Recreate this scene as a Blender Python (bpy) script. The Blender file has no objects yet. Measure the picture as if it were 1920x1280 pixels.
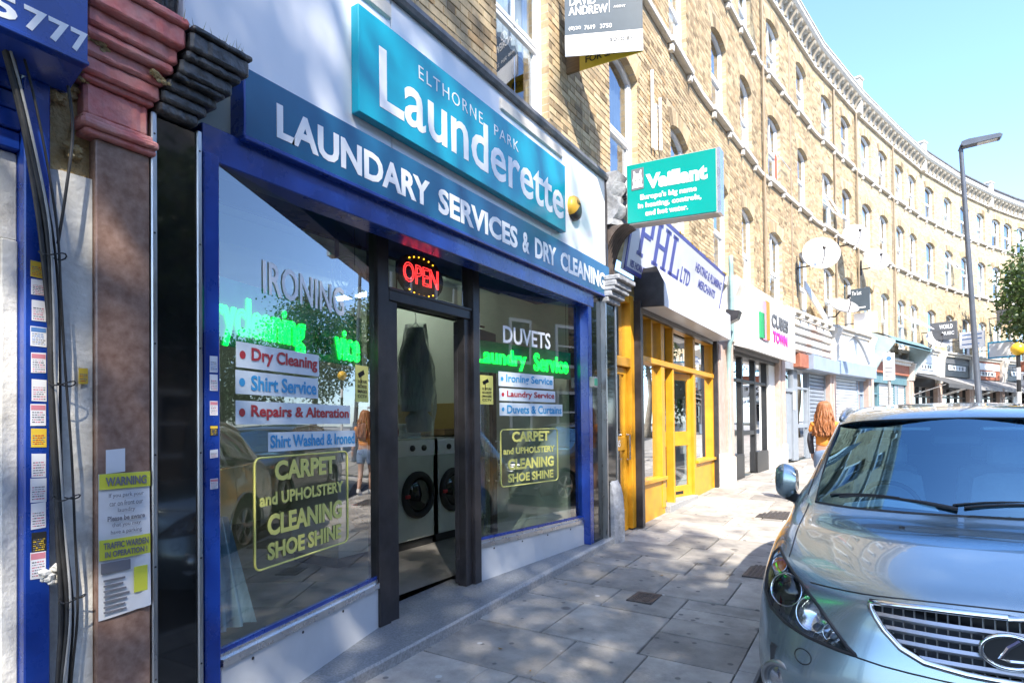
import bpy, bmesh, math, random
import numpy as np
from math import sin, cos, tan, pi, radians, atan2, sqrt, hypot
from mathutils import Vector, Matrix
from mathutils.bvhtree import BVHTree
SC = bpy.context.scene
COL = SC.collection
rnd = random.Random(7)
# ------------------------------------------------------------------ camera
F_PX, YAW, PITCH, ROLL = 1135.0, radians(31.7), radians(0.8), radians(0.6)
CAM = Vector((2.85, 0.0, 1.57))
fw = Vector((-sin(YAW)*cos(PITCH), cos(YAW)*cos(PITCH), sin(PITCH)))
rt0 = Vector((cos(YAW), sin(YAW), 0)); up0 = rt0.cross(fw)
rt = rt0*cos(ROLL) - up0*sin(ROLL); up = rt0*sin(ROLL) + up0*cos(ROLL)
cd = bpy.data.cameras.new('camera'); cam = bpy.data.objects.new('camera', cd); COL.objects.link(cam)
cam.matrix_world = Matrix(((rt.x, up.x, -fw.x, CAM.x), (rt.y, up.y, -fw.y, CAM.y), (rt.z, up.z, -fw.z, CAM.z), (0, 0, 0, 1)))
cd.sensor_width = 36.0; cd.sensor_fit = 'HORIZONTAL'; cd.lens = 36.0*F_PX/1920.0
cd.shift_x = -0.8/1920.0; cd.shift_y = 139.5/1920.0
cd.clip_start = 0.05; cd.clip_end = 2000
SC.camera = cam
# ------------------------------------------------------------------ light
SUN = Vector((1.0, -1.0, 1.5)).normalized()
wd = bpy.data.worlds.new('World'); SC.world = wd; wd.use_nodes = True
nt = wd.node_tree; sky = nt.nodes.new('ShaderNodeTexSky'); sky.sky_type = 'NISHITA'; sky.sun_disc = False
sky.sun_elevation = math.asin(SUN.z); sky.sun_rotation = atan2(SUN.x, SUN.y)
sky.altitude = 50; sky.air_density = 0.8; sky.dust_density = 0.7; sky.ozone_density = 5.0
nt.links.new(sky.outputs[0], nt.nodes['Background'].inputs[0]); nt.nodes['Background'].inputs[1].default_value = 0.15
sl = bpy.data.lights.new('sun', 'SUN'); sl.energy = 2.6; sl.angle = radians(0.55); sl.color = (1.0, 0.93, 0.82)
so = bpy.data.objects.new('sun', sl); COL.objects.link(so); so.rotation_euler = SUN.to_track_quat('Z', 'Y').to_euler()
so.location = SUN*60
SC.view_settings.view_transform = 'Standard'; SC.view_settings.look = 'None'; SC.view_settings.gamma = 1.0
SC.view_settings.use_curve_mapping = False; SC.view_settings.exposure = 2.2
SC.render.engine = 'CYCLES'
SC.cycles.max_bounces = 6; SC.cycles.diffuse_bounces = 3; SC.cycles.glossy_bounces = 4; SC.cycles.transmission_bounces = 2; SC.cycles.transparent_max_bounces = 10
# ------------------------------------------------------------------ materials
MATS = {}
def nd(t, k, **kw):
    n = t.nodes.new(k)
    for a, b in kw.items(): setattr(n, a, b)
    return n
def pm(name, col, rough=0.6, metal=0.0, var=0.12, scale=6.0, bump=0.0, col2=None, coat=0.0, spec=0.5, dirt=0.0, dirtcol=(.10, .085, .07), bscale=None, stretch=None, rvar=0.0, obj=0.0, trans=0.0):
    """generic procedural surface: noise-broken colour, optional grime and fine relief"""
    if name in MATS: return MATS[name]
    m = bpy.data.materials.new(name); m.use_nodes = True; t = m.node_tree; b = t.nodes['Principled BSDF']; L = t.links.new
    b.inputs['Metallic'].default_value = metal; b.inputs['Roughness'].default_value = rough
    b.inputs['Specular IOR Level'].default_value = spec; b.inputs['Coat Weight'].default_value = coat; b.inputs['Coat Roughness'].default_value = 0.03
    tc = nd(t, 'ShaderNodeTexCoord'); mp = nd(t, 'ShaderNodeMapping'); L(tc.outputs['Object'], mp.inputs[0])
    if stretch: mp.inputs['Scale'].default_value = stretch
    n1 = nd(t, 'ShaderNodeTexNoise'); n1.inputs['Scale'].default_value = scale; n1.inputs['Detail'].default_value = 6; n1.inputs['Roughness'].default_value = .62
    L(mp.outputs[0], n1.inputs['Vector'])
    r1 = nd(t, 'ShaderNodeValToRGB'); r1.color_ramp.elements[0].position = .32; r1.color_ramp.elements[1].position = .68
    c2 = col2 if col2 else tuple(max(0, c*(1+var)) for c in col)
    c1 = col if col2 else tuple(max(0, c*(1-var)) for c in col)
    r1.color_ramp.elements[0].color = (*c1, 1); r1.color_ramp.elements[1].color = (*c2, 1)
    L(n1.outputs['Fac'], r1.inputs[0]); cur = r1.outputs[0]
    if obj:
        oi = nd(t, 'ShaderNodeObjectInfo'); hs = nd(t, 'ShaderNodeHueSaturation'); mr = nd(t, 'ShaderNodeMapRange')
        mr.inputs[3].default_value = 1-obj; mr.inputs[4].default_value = 1+obj
        L(oi.outputs['Random'], mr.inputs[0]); L(mr.outputs[0], hs.inputs['Value']); L(cur, hs.inputs['Color']); cur = hs.outputs[0]
    if dirt:
        n2 = nd(t, 'ShaderNodeTexNoise'); n2.inputs['Scale'].default_value = scale*.45+.7; n2.inputs['Detail'].default_value = 9; n2.inputs['Roughness'].default_value = .7
        L(tc.outputs['Object'], n2.inputs['Vector'])
        r2 = nd(t, 'ShaderNodeValToRGB'); r2.color_ramp.elements[0].position = .5; r2.color_ramp.elements[1].position = .75
        r2.color_ramp.elements[1].color = (dirt,)*3+(1,); L(n2.outputs['Fac'], r2.inputs[0])
        mx = nd(t, 'ShaderNodeMix', data_type='RGBA'); mx.inputs['B'].default_value = (*dirtcol, 1)
        L(r2.outputs[0], mx.inputs[0]); L(cur, mx.inputs['A']); cur = mx.outputs['Result']
    L(cur, b.inputs['Base Color'])
    if rvar:
        mr = nd(t, 'ShaderNodeMapRange'); mr.inputs[3].default_value = max(.02, rough-rvar); mr.inputs[4].default_value = min(1, rough+rvar)
        L(n1.outputs['Fac'], mr.inputs[0]); L(mr.outputs[0], b.inputs['Roughness'])
    if bump:
        n3 = nd(t, 'ShaderNodeTexNoise'); n3.inputs['Scale'].default_value = bscale or scale*6; n3.inputs['Detail'].default_value = 5
        L(mp.outputs[0], n3.inputs['Vector']); bp = nd(t, 'ShaderNodeBump'); bp.inputs['Strength'].default_value = bump; bp.inputs['Distance'].default_value = .02
        L(n3.outputs['Fac'], bp.inputs['Height']); L(bp.outputs[0], b.inputs['Normal'])
    MATS[name] = m; return m
def emi(name, col, strength):
    if name in MATS: return MATS[name]
    m = bpy.data.materials.new(name); m.use_nodes = True; b = m.node_tree.nodes['Principled BSDF']
    b.inputs['Base Color'].default_value = (*[c*.3 for c in col], 1); b.inputs['Emission Color'].default_value = (*col, 1); b.inputs['Emission Strength'].default_value = strength
    MATS[name] = m; return m
def glassmat(name, ior=1.5, tint=(1, 1, 1), gain=1.0, rough=0.0, wave=0.0, gcol=(.97, .98, 1)):
    """thin pane: clear (tinted) transmission with Fresnel mirror reflection"""
    if name in MATS: return MATS[name]
    m = bpy.data.materials.new(name); m.use_nodes = True; t = m.node_tree; L = t.links.new
    t.nodes.remove(t.nodes['Principled BSDF']); o = t.nodes['Material Output']
    tr = nd(t, 'ShaderNodeBsdfTransparent'); tr.inputs[0].default_value = (*tint, 1)
    gl = nd(t, 'ShaderNodeBsdfGlossy'); gl.inputs['Roughness'].default_value = rough; gl.inputs['Color'].default_value = (*gcol, 1)
    ge = nd(t, 'ShaderNodeNewGeometry'); lw = nd(t, 'ShaderNodeFresnel'); lw.inputs['IOR'].default_value = ior
    # same Fresnel from both sides of the single sheet
    vm = nd(t, 'ShaderNodeVectorMath', operation='SCALE'); mr = nd(t, 'ShaderNodeMapRange'); mr.inputs[3].default_value = 1; mr.inputs[4].default_value = -1
    nrm = ge.outputs['True Normal']
    if wave:
        tc = nd(t, 'ShaderNodeTexCoord'); nz = nd(t, 'ShaderNodeTexNoise'); nz.inputs['Scale'].default_value = 1.3; nz.inputs['Detail'].default_value = 1
        L(tc.outputs['Object'], nz.inputs['Vector']); bp = nd(t, 'ShaderNodeBump'); bp.inputs['Strength'].default_value = wave; bp.inputs['Distance'].default_value = .05
        L(nz.outputs['Fac'], bp.inputs['Height']); L(bp.outputs[0], gl.inputs['Normal'])
    mu = nd(t, 'ShaderNodeMath', operation='MULTIPLY'); mu.inputs[1].default_value = gain; mu.use_clamp = True
    lw2 = nd(t, 'ShaderNodeLayerWeight'); lw2.inputs['Blend'].default_value = .5
    # schlick from facing weight: f0 + (1-f0)*facing^5 (facing is side-independent)
    pw = nd(t, 'ShaderNodeMath', operation='POWER'); pw.inputs[1].default_value = 4.0; L(lw2.outputs['Facing'], pw.inputs[0])
    f0 = ((ior-1)/(ior+1))**2; ml = nd(t, 'ShaderNodeMath', operation='MULTIPLY_ADD'); ml.inputs[1].default_value = 1-f0; ml.inputs[2].default_value = f0
    L(pw.outputs[0], ml.inputs[0]); L(ml.outputs[0], mu.inputs[0])
    t.nodes.remove(vm); t.nodes.remove(mr); t.nodes.remove(lw); t.nodes.remove(ge)
    mix = nd(t, 'ShaderNodeMixShader'); L(mu.outputs[0], mix.inputs[0]); L(tr.outputs[0], mix.inputs[1]); L(gl.outputs[0], mix.inputs[2]); L(mix.outputs[0], o.inputs[0])
    MATS[name] = m; return m
def brickmat(name, c1, c2, mortar, bw=.235, rh=.08, ms=.006, real=False):
    """London stock brick: brick texture on (y,z) for walls, island-random colour for real bricks"""
    if name in MATS: return MATS[name]
    m = bpy.data.materials.new(name); m.use_nodes = True; t = m.node_tree; b = t.nodes['Principled BSDF']; L = t.links.new
    b.inputs['Roughness'].default_value = .88; b.inputs['Specular IOR Level'].default_value = .25
    tc = nd(t, 'ShaderNodeTexCoord')
    n = nd(t, 'ShaderNodeTexNoise'); n.inputs['Scale'].default_value = 1.1; n.inputs['Detail'].default_value = 8; L(tc.outputs['Object'], n.inputs['Vector'])
    n2 = nd(t, 'ShaderNodeTexNoise'); n2.inputs['Scale'].default_value = 30; n2.inputs['Detail'].default_value = 6; L(tc.outputs['Object'], n2.inputs['Vector'])
    if real:
        g = nd(t, 'ShaderNodeNewGeometry'); oi = nd(t, 'ShaderNodeObjectInfo'); ad = nd(t, 'ShaderNodeMath', operation='ADD'); fr = nd(t, 'ShaderNodeMath', operation='FRACT')
        L(g.outputs['Random Per Island'], ad.inputs[0]); L(oi.outputs['Random'], ad.inputs[1]); L(ad.outputs[0], fr.inputs[0])
        rp = nd(t, 'ShaderNodeValToRGB'); e = rp.color_ramp.elements; e[0].position = 0; e[0].color = (*c1, 1); e[1].position = 1; e[1].color = (*c2, 1)
        for p, c in ((.06, tuple(x*.55 for x in c1)), (.12, tuple(x*.9 for x in c1)), (.5, tuple((x+y)/2 for x, y in zip(c1, c2))), (.82, tuple(x*1.05 for x in c2)), (.9, (c2[0]*.8, c2[1]*.66, c2[2]*.55))):
            q = e.new(p); q.color = (*c, 1)
        L(fr.outputs[0], rp.inputs[0]); cur = rp.outputs[0]
    else:
        sp = nd(t, 'ShaderNodeSeparateXYZ'); cb = nd(t, 'ShaderNodeCombineXYZ'); L(tc.outputs['Object'], sp.inputs[0]); L(sp.outputs[1], cb.inputs[0]); L(sp.outputs[2], cb.inputs[1])
        br = nd(t, 'ShaderNodeTexBrick'); br.inputs['Scale'].default_value = 1; br.inputs['Brick Width'].default_value = bw; br.inputs['Row Height'].default_value = rh; br.inputs['Mortar Size'].default_value = ms
        br.inputs['Color1'].default_value = (*c1, 1); br.inputs['Color2'].default_value = (*c2, 1); br.inputs['Mortar'].default_value = (*mortar, 1); L(cb.outputs[0], br.inputs['Vector']); cur = br.outputs['Color']
        bp = nd(t, 'ShaderNodeBump'); bp.inputs['Strength'].default_value = .5; bp.inputs['Distance'].default_value = .006; bp.invert = True; L(br.outputs['Fac'], bp.inputs['Height']); L(bp.outputs[0], b.inputs['Normal'])
    for src, lo, hi in ((n, .84, 1.08), (n2, .85, 1.12)):
        mr = nd(t, 'ShaderNodeMapRange'); mr.inputs[1].default_value = .3; mr.inputs[2].default_value = .7; mr.inputs[3].default_value = lo; mr.inputs[4].default_value = hi; L(src.outputs['Fac'], mr.inputs[0])
        hs = nd(t, 'ShaderNodeHueSaturation'); L(mr.outputs[0], hs.inputs['Value']); L(cur, hs.inputs['Color']); cur = hs.outputs[0]
    L(cur, b.inputs['Base Color'])
    if real:
        bp = nd(t, 'ShaderNodeBump'); bp.inputs['Strength'].default_value = .35; bp.inputs['Distance'].default_value = .006; L(n2.outputs['Fac'], bp.inputs['Height']); L(bp.outputs[0], b.inputs['Normal'])
    MATS[name] = m; return m
# ------------------------------------------------------------------ objects
TM = {}
def tag(o, label=None, cat=None, group=None, kind=None):
    if label: o['label'] = label
    if cat: o['category'] = cat
    if group: o['group'] = group
    if kind: o['kind'] = kind
    return o
def thing(name, label, cat, loc=(0, 0, 0), rotz=0.0, group=None):
    o = bpy.data.objects.new(name, None); COL.objects.link(o); o.location = loc; o.rotation_euler = (0, 0, rotz); o.empty_display_size = .2
    TM[o] = Matrix.Translation(Vector(loc)) @ Matrix.Rotation(rotz, 4, 'Z')
    return tag(o, label, cat, group)
def copy_tree(o, parent=None):
    c = o.copy(); COL.objects.link(c); c.parent = parent
    if o in TM: TM[c] = TM[o]
    for ch in list(o.children): copy_tree(ch, c)
    return c
class MB:
    def __init__(s): s.v = []; s.f = []; s.m = []; s.T = None
    def add(s, vs, fs, mi=0):
        n = len(s.v)
        s.v += [tuple(s.T @ Vector(p)) for p in vs] if s.T else [tuple(p) for p in vs]
        s.f += [tuple(i+n for i in f) for f in fs]; s.m += [mi]*len(fs); return s
    def box(s, x0, x1, y0, y1, z0, z1, mi=0):
        return s.add([(x0, y0, z0), (x1, y0, z0), (x1, y1, z0), (x0, y1, z0), (x0, y0, z1), (x1, y0, z1), (x1, y1, z1), (x0, y1, z1)],
                     [(0, 3, 2, 1), (4, 5, 6, 7), (0, 1, 5, 4), (1, 2, 6, 5), (2, 3, 7, 6), (3, 0, 4, 7)], mi)
    def cbox(s, x0, x1, y0, y1, z0, z1, c=.006, mi=0):
        """box with chamfered edges (three stacked rings)"""
        r = lambda i, z: [(x0+i, y0+i, z), (x1-i, y0+i, z), (x1-i, y1-i, z), (x0+i, y1-i, z)]
        def oct_(i, z):
            return [(x0+c+i, y0+i, z), (x1-c-i, y0+i, z), (x1-i, y0+c+i, z), (x1-i, y1-c-i, z), (x1-c-i, y1-i, z), (x0+c+i, y1-i, z), (x0+i, y1-c-i, z), (x0+i, y0+c+i, z)]
        rings = [oct_(c, z0), oct_(0, z0+c), oct_(0, z1-c), oct_(c, z1)]
        return s.loft(rings, closed=True, cap=True, mi=mi)
    def loft(s, rings, closed=False, cap=False, mi=0):
        n = len(rings[0]); vs = [p for r in rings for p in r]; fs = []
        for i in range(len(rings)-1):
            for j in range(n if closed else n-1):
                k = (j+1) % n; fs.append((i*n+j, i*n+k, (i+1)*n+k, (i+1)*n+j))
        if cap: fs.append(tuple(range(n))[::-1]); fs.append(tuple((len(rings)-1)*n+j for j in range(n)))
        return s.add(vs, fs, mi)
    def prism(s, pts, d, o=(0, 0, 0), u=(0, 1, 0), v=(0, 0, 1), mi=0):
        """polygon pts in the (u,v) plane at o, extruded by vector d"""
        o, u, v, d = map(Vector, (o, u, v, d)); a = [o+u*p[0]+v*p[1] for p in pts]; b = [p+d for p in a]; n = len(a)
        fs = [tuple(range(n))[::-1], tuple(range(n, 2*n))]+[(i, (i+1) % n, n+(i+1) % n, n+i) for i in range(n)]
        return s.add(a+b, fs, mi)
    def tube(s, path, r, n=8, mi=0, cap=True, closed=False):
        P = [Vector(p) for p in path]; R = r if isinstance(r, (list, tuple)) else [r]*len(P); rings = []; N = len(P)
        prev = None
        for i in range(N):
            if closed: d = (P[(i+1) % N]-P[i-1])
            else: d = (P[min(i+1, N-1)]-P[max(i-1, 0)])
            d.normalize()
            if prev is None:
                a = d.orthogonal().normalized()
            else:
                a = prev-d*prev.dot(d)
                a = a.normalized() if a.length > 1e-6 else d.orthogonal().normalized()
            prev = a; b = d.cross(a)
            rings.append([P[i]+(a*cos(2*pi*k/n)+b*sin(2*pi*k/n))*R[i] for k in range(n)])
        if closed: rings.append(rings[0])
        return s.loft(rings, closed=True, cap=cap and not closed, mi=mi)
    def lathe(s, prof, o=(0, 0, 0), ax=(0, 0, 1), n=16, mi=0, a0=0, a1=2*pi):
        o = Vector(o); ax = Vector(ax).normalized(); a = ax.orthogonal().normalized(); b = ax.cross(a); full = abs(a1-a0-2*pi) < 1e-6
        m = n if full else n+1
        rings = [[o+ax*h+(a*cos(a0+(a1-a0)*k/n)+b*sin(a0+(a1-a0)*k/n))*r for k in range(m)] for r, h in prof]
        return s.loft(rings, closed=full, mi=mi)
    def disc(s, o, ax, r, n=24, mi=0, sx=1.0):
        o = Vector(o); ax = Vector(ax).normalized(); a = ax.orthogonal().normalized(); b = ax.cross(a)
        return s.add([o+a*cos(2*pi*k/n)*r+b*sin(2*pi*k/n)*r*sx for k in range(n)], [tuple(range(n))], mi)
    def build(s, name, mats, parent=None, smooth=False, local=False, auto=None):
        me = bpy.data.meshes.new(name); vs = s.v
        if parent is not None and not local and parent in TM:
            inv = TM[parent].inverted(); vs = [tuple(inv @ Vector(p)) for p in vs]
        me.from_pydata(vs, [], s.f)
        mats = mats if isinstance(mats, (list, tuple)) else [mats]
        for m in mats: me.materials.append(m)
        if len(mats) > 1: me.polygons.foreach_set('material_index', s.m)
        bm = bmesh.new(); bm.from_mesh(me); bmesh.ops.recalc_face_normals(bm, faces=bm.faces); bm.to_mesh(me); bm.free()
        if smooth: me.polygons.foreach_set('use_smooth', [True]*len(me.polygons))
        o = bpy.data.objects.new(name, me); COL.objects.link(o)
        if parent is not None:
            o.parent = parent
            if parent in TM: TM[o] = TM[parent]
        if smooth and auto: sharp(me, auto)
        return o
def sharp(me, deg):
    bm = bmesh.new(); bm.from_mesh(me)
    for e in bm.edges:
        if len(e.link_faces) == 2 and e.calc_face_angle(0) > radians(deg): e.smooth = False
    bm.to_mesh(me); bm.free()
def B(name, mat, parent, *boxes):
    """one part made of boxes (x0,x1,y0,y1,z0,z1), edges slightly broken"""
    m = MB()
    for b in boxes:
        c = min(.005, .2*min(b[1]-b[0], b[3]-b[2], b[5]-b[4])); m.cbox(*b, c=c)
    return m.build(name, mat, parent)
def text(name, body, size, o, u, v, mat, parent, bold=0.0, extr=.001, sx=1.0, align='LEFT', space=1.0, shear=0.0, width=None, height=None, outline=0.0):
    """flat lettering mesh at o, running along u with up vector v"""
    cu = bpy.data.curves.new(name, 'FONT'); cu.body = body; cu.size = size; cu.align_x = align; cu.extrude = extr; cu.offset = bold; cu.space_character = space; cu.shear = shear; cu.resolution_u = 3
    if outline: cu.fill_mode = 'NONE'; cu.extrude = 0; cu.bevel_depth = outline; cu.bevel_resolution = 1
    t = bpy.data.objects.new('tmp', cu); COL.objects.link(t); dg = bpy.context.evaluated_depsgraph_get()
    me = bpy.data.meshes.new_from_object(t.evaluated_get(dg)); bpy.data.objects.remove(t); bpy.data.curves.remove(cu)
    me.name = name; n = len(me.vertices); co = np.empty(n*3); me.vertices.foreach_get('co', co); co = co.reshape(-1, 3)
    sy = 1.0
    if n:
        if width: sx = width/max(1e-4, (co[:, 0].max()-co[:, 0].min()))
        if height: sy = height/max(1e-4, (co[:, 1].max()-co[:, 1].min()))
        if width and align == 'LEFT': co[:, 0] -= co[:, 0].min()
        if height: co[:, 1] -= co[:, 1].min()
    u = np.array(Vector(u).normalized()); v = np.array(Vector(v).normalized()); w = np.cross(u, v)
    P = np.array(o)+np.outer(co[:, 0]*sx, u)+np.outer(co[:, 1]*sy, v)+np.outer(co[:, 2], w)
    if parent is not None and parent in TM:
        inv = np.array(TM[parent].inverted()); P = P @ inv[:3, :3].T+inv[:3, 3]
    me.vertices.foreach_set('co', P.ravel()); me.materials.clear(); me.materials.append(mat); me.update()
    ob = bpy.data.objects.new(name, me); COL.objects.link(ob)
    if parent is not None: ob.parent = parent; TM[ob] = TM.get(parent, Matrix())
    return ob
# ------------------------------------------------------------------ street plan
PP = np.array([(0, -30), (0, -6), (0, -2), (0, 2), (0, 6), (0, 9), (.06, 12), (.26, 15), (.64, 18), (1.16, 20.7), (1.75, 23.2), (2.45, 25.8), (3.0, 27.6), (3.75, 30.1), (4.6, 32.6), (5.4, 34.6), (6.35, 36.8), (7.5, 39.2), (8.7, 41.5), (10.2, 44), (12, 46.8), (14, 49.5), (17, 53), (22, 58)], float)
def _cr(P, n=24):
    o = []
    for i in range(len(P)-1):
        a, b, c, d = P[max(i-1, 0)], P[i], P[i+1], P[min(i+2, len(P)-1)]
        for k in range(n):
            t = k/n; o.append(.5*(2*b+(c-a)*t+(2*a-5*b+4*c-d)*t*t+(3*b-a-3*c+d)*t**3))
    o.append(P[-1]); return np.array(o)
CC = _cr(PP); SS = np.r_[0, np.cumsum(np.hypot(*np.diff(CC, axis=0).T))]; SS -= np.interp(0, CC[:, 1], SS)
def at(s): return float(np.interp(s, SS, CC[:, 0])), float(np.interp(s, SS, CC[:, 1]))
def xw(y): return float(np.interp(y, CC[:, 1], CC[:, 0]))
GY = [-200, -30, -2, 2.9, 6.7, 12.3, 19.4, 24, 60, 400]; GZ = [-1.0, -.9, -.17, 0, .15, .31, .48, .6, 1.2, 1.2]
def gz(y, x=0.0):
    """street level: rises gently away from the camera, falls a little to the kerb"""
    return float(np.interp(y, GY, GZ))-.018*(x-xw(y))
def frame(s0, s1):
    a = at(s0); b = at(s1); return a, atan2(-(b[0]-a[0]), b[1]-a[1]), hypot(b[0]-a[0], b[1]-a[1])
# ================================================================== ground, road, pavement
m_asph = pm('asphalt', (.055, .055, .058), .85, var=.3, scale=3, bump=.5, bscale=160, dirt=.3, dirtcol=(.11, .105, .1))
m_bed = pm('slab_bed', (.05, .047, .042), .95, var=.3, scale=20, bump=.4)
m_slab = pm('york_slab', (.31, .285, .25), .82, var=.28, scale=3.2, bump=.35, bscale=70, dirt=.65, dirtcol=(.10, .095, .09), obj=.26)
def gum(m):
    """trodden gum spots and dark drip stains on the paving"""
    t = m.node_tree; L = t.links.new; b = t.nodes['Principled BSDF']; src = b.inputs['Base Color'].links[0].from_socket; tc = nd(t, 'ShaderNodeTexCoord')
    for sc, th, col in ((5.5, .085, (.06, .06, .06)), (3.1, .055, (.5, .49, .46)), (1.3, .05, (.07, .06, .055))):
        v = nd(t, 'ShaderNodeTexVoronoi'); v.inputs['Scale'].default_value = sc; L(tc.outputs['Object'], v.inputs['Vector']); lt = nd(t, 'ShaderNodeMapRange'); lt.inputs[1].default_value = th; lt.inputs[2].default_value = th*1.5; lt.inputs[3].default_value = .7; lt.inputs[4].default_value = 0
        L(v.outputs['Distance'], lt.inputs[0]); mx = nd(t, 'ShaderNodeMix', data_type='RGBA'); mx.inputs['B'].default_value = (*col, 1); L(lt.outputs[0], mx.inputs[0]); L(src, mx.inputs['A']); src = mx.outputs['Result']
    L(src, b.inputs['Base Color'])
gum(m_slab)
m_kerb = pm('kerb_stone', (.36, .35, .33), .8, var=.2, scale=5, bump=.3, bscale=80, dirt=.4)
m_earth = pm('ground_mat', (.10, .10, .085), .95, var=.3, scale=.6)
m_line = pm('road_paint', (.72, .6, .12), .7, var=.15, scale=12, dirt=.6, dirtcol=(.1, .1, .1))
def kx(y):
    t = min(1, max(0, (y-12.6)/3.0)); t = t*t*(3-2*t); return xw(y)+2.15+t*2.75
def rz(y): return gz(y)-.039-.095
ysamp = [-200, -60]+[-30+2*i for i in range(46)]+[62, 90, 150, 400]
m = MB(); m.loft([[(-250, y, gz(y)-.35), (300, y, gz(y)-.35)] for y in ysamp]); tag(m.build('ground', m_earth), kind='structure')
m = MB(); m.loft([[(xw(min(y, 57))-.2+1.5, y, rz(y)), (xw(min(y, 57))+10.2, y, rz(y))] for y in ysamp]); tag(m.build('road', m_asph), kind='structure')
pave = thing('pavement', None, None); tag(pave, kind='structure')
m = MB(); ys = [-12+.6*i for i in range(116)]
m.loft([[(xw(y)-2.0, y, gz(y)-.03), (kx(y)-.12, y, gz(y, kx(y))-.022), (kx(y)-.12, y, rz(y)-.15)] for y in ys]); m.build('slab_bed', m_bed, pave)
# individual slabs, four near courses and more where the pavement widens
nslab = 0
def slab(x0, x1, y0, y1, lift):
    global nslab
    g = .0065; x0 += g; x1 -= g; y0 += g; y1 -= g; j = lambda: rnd.uniform(-.004, .004)
    dz = [lift+rnd.uniform(-.0025, .0025) for _ in range(4)]
    c = [(x0+j(), y0+j()), (x1+j(), y0+j()), (x1+j(), y1+j()), (x0+j(), y1+j())]
    m = MB(); top = [(p[0], p[1], gz(p[1], p[0])+d) for p, d in zip(c, dz)]
    cx = sum(p[0] for p in c)/4; cy = sum(p[1] for p in c)/4
    ins = [(p[0]+(cx-p[0])*.012, p[1]+(cy-p[1])*.012, p[2]) for p in top]
    m.loft([[(p[0], p[1], p[2]-.06) for p in top], [(p[0], p[1], p[2]-.006) for p in top], ins], closed=True); n = len(m.v); m.add(ins, [(0, 1, 2, 3)])
    m.build('paving_slab', m_slab, pave); nslab += 1
y = -3.2
while y < 20.5:
    l = rnd.choice([.5, .6, .6, .68, .75, .9]); off = xw(y+l/2); x = -.55 if not (1.0 < y+l/2 < 6.8) else .04
    while x < 2.0:
        w = rnd.choice([.45, .6, .6, .75, .9, .52]); x1 = x+w
        if 2.03-x1 < .3: x1 = 2.03
        if rnd.random() < .1 and w > .5:
            ym = y+l*rnd.uniform(.35, .65); slab(x+off, x1+off, y, ym, 0); slab(x+off, x1+off, ym, y+l, rnd.uniform(-.004, .004))
        elif rnd.random() < .08:
            xm = x+(x1-x)*rnd.uniform(.35, .65); slab(x+off, xm+off, y, y+l, rnd.uniform(-.006, .002)); slab(xm+off, x1+off, y, y+l, 0)
        else: slab(x+off, x1+off, y, y+l, rnd.uniform(-.004, .004))
        x = x1
    y += l
for bi in range(4):
    y = 14.2+.3*bi
    while y < 22:
        l = rnd.choice([.75, .9, 1.05]); x0 = xw(y+l/2)+2.03+.62*bi
        if x0+.62 < kx(y)-.1: slab(x0, x0+.62, y, y+l, 0)
        y += l
# beyond that a plain sheet with slab-joint texture takes over
m_far = pm('far_paving', (.30, .28, .25), .82, var=.25, scale=2, bump=.2, dirt=.4)
m = MB(); m.loft([[(xw(y)-.5, y, gz(y)-.004), (kx(y)-.12, y, gz(y, kx(y))-.004)] for y in [20.4+.8*i for i in range(46)]]); m.build('paving_sheet', m_far, pave)
kerb = thing('kerb', None, None); tag(kerb, kind='structure')
y = -6.0
while y < 30:
    l = .91; a = (kx(y), y); b = (kx(y+l), y+l); d = Vector((b[0]-a[0], b[1]-a[1], 0)).normalized(); n_ = Vector((d.y, -d.x, 0))
    m = MB(); e = d*.004
    r = []
    for p in (Vector((*a, 0))+e, Vector((*b, 0))-e):
        zt = gz(p.y, p.x); zb = rz(p.y)-.05
        r.append([p-n_*.12+Vector((0, 0, zb)), p-n_*.12+Vector((0, 0, zt)), p-n_*.012+Vector((0, 0, zt)), p+Vector((0, 0, zt-.014)), p+n_*.006+Vector((0, 0, zb))])
    m.loft(r, closed=True, cap=True); m.build('kerb_stone', m_kerb, kerb); y += l
# metal covers let into the paving
m_iron = pm('cast_iron', (.09, .08, .075), .55, .6, var=.3, scale=30, bump=.3, dirt=.4, dirtcol=(.16, .13, .1))
def cover(x, y, w, l, label, ribs=9):
    t = thing('access_cover', label, 'access cover', (x, y, gz(y, x)), group='covers in the pavement')
    z = gz(y, x); sl = Matrix.Identity(4)
    m = MB(); m.cbox(x-w/2, x+w/2, y-l/2, y+l/2, z-.03, z+.007, .003); m.build('frame', m_iron, t)
    m = MB()
    for i in range(ribs):
        for k in range(int(ribs*l/w)):
            a = x-w/2+.03+(w-.06)*(i+.5)/ribs; b = y-l/2+.03+(l-.06)*(k+.5)/int(ribs*l/w); s = .3*w/ribs
            m.cbox(a-s, a+s, b-s, b+s, z+.005, z+.011, .002)
    m.build('tread_pattern', m_iron, t)
cover(1.05, 5.05, .22, .3, 'small rusty square access cover in the shaded paving', 5)
cover(1.86, 6.35, .42, .55, 'larger dark ribbed access cover nearest the parked car', 9)
cover(1.5, 9.6, .55, .75, 'wide framed access cover in the sunlit paving beyond the shade', 8)

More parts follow.
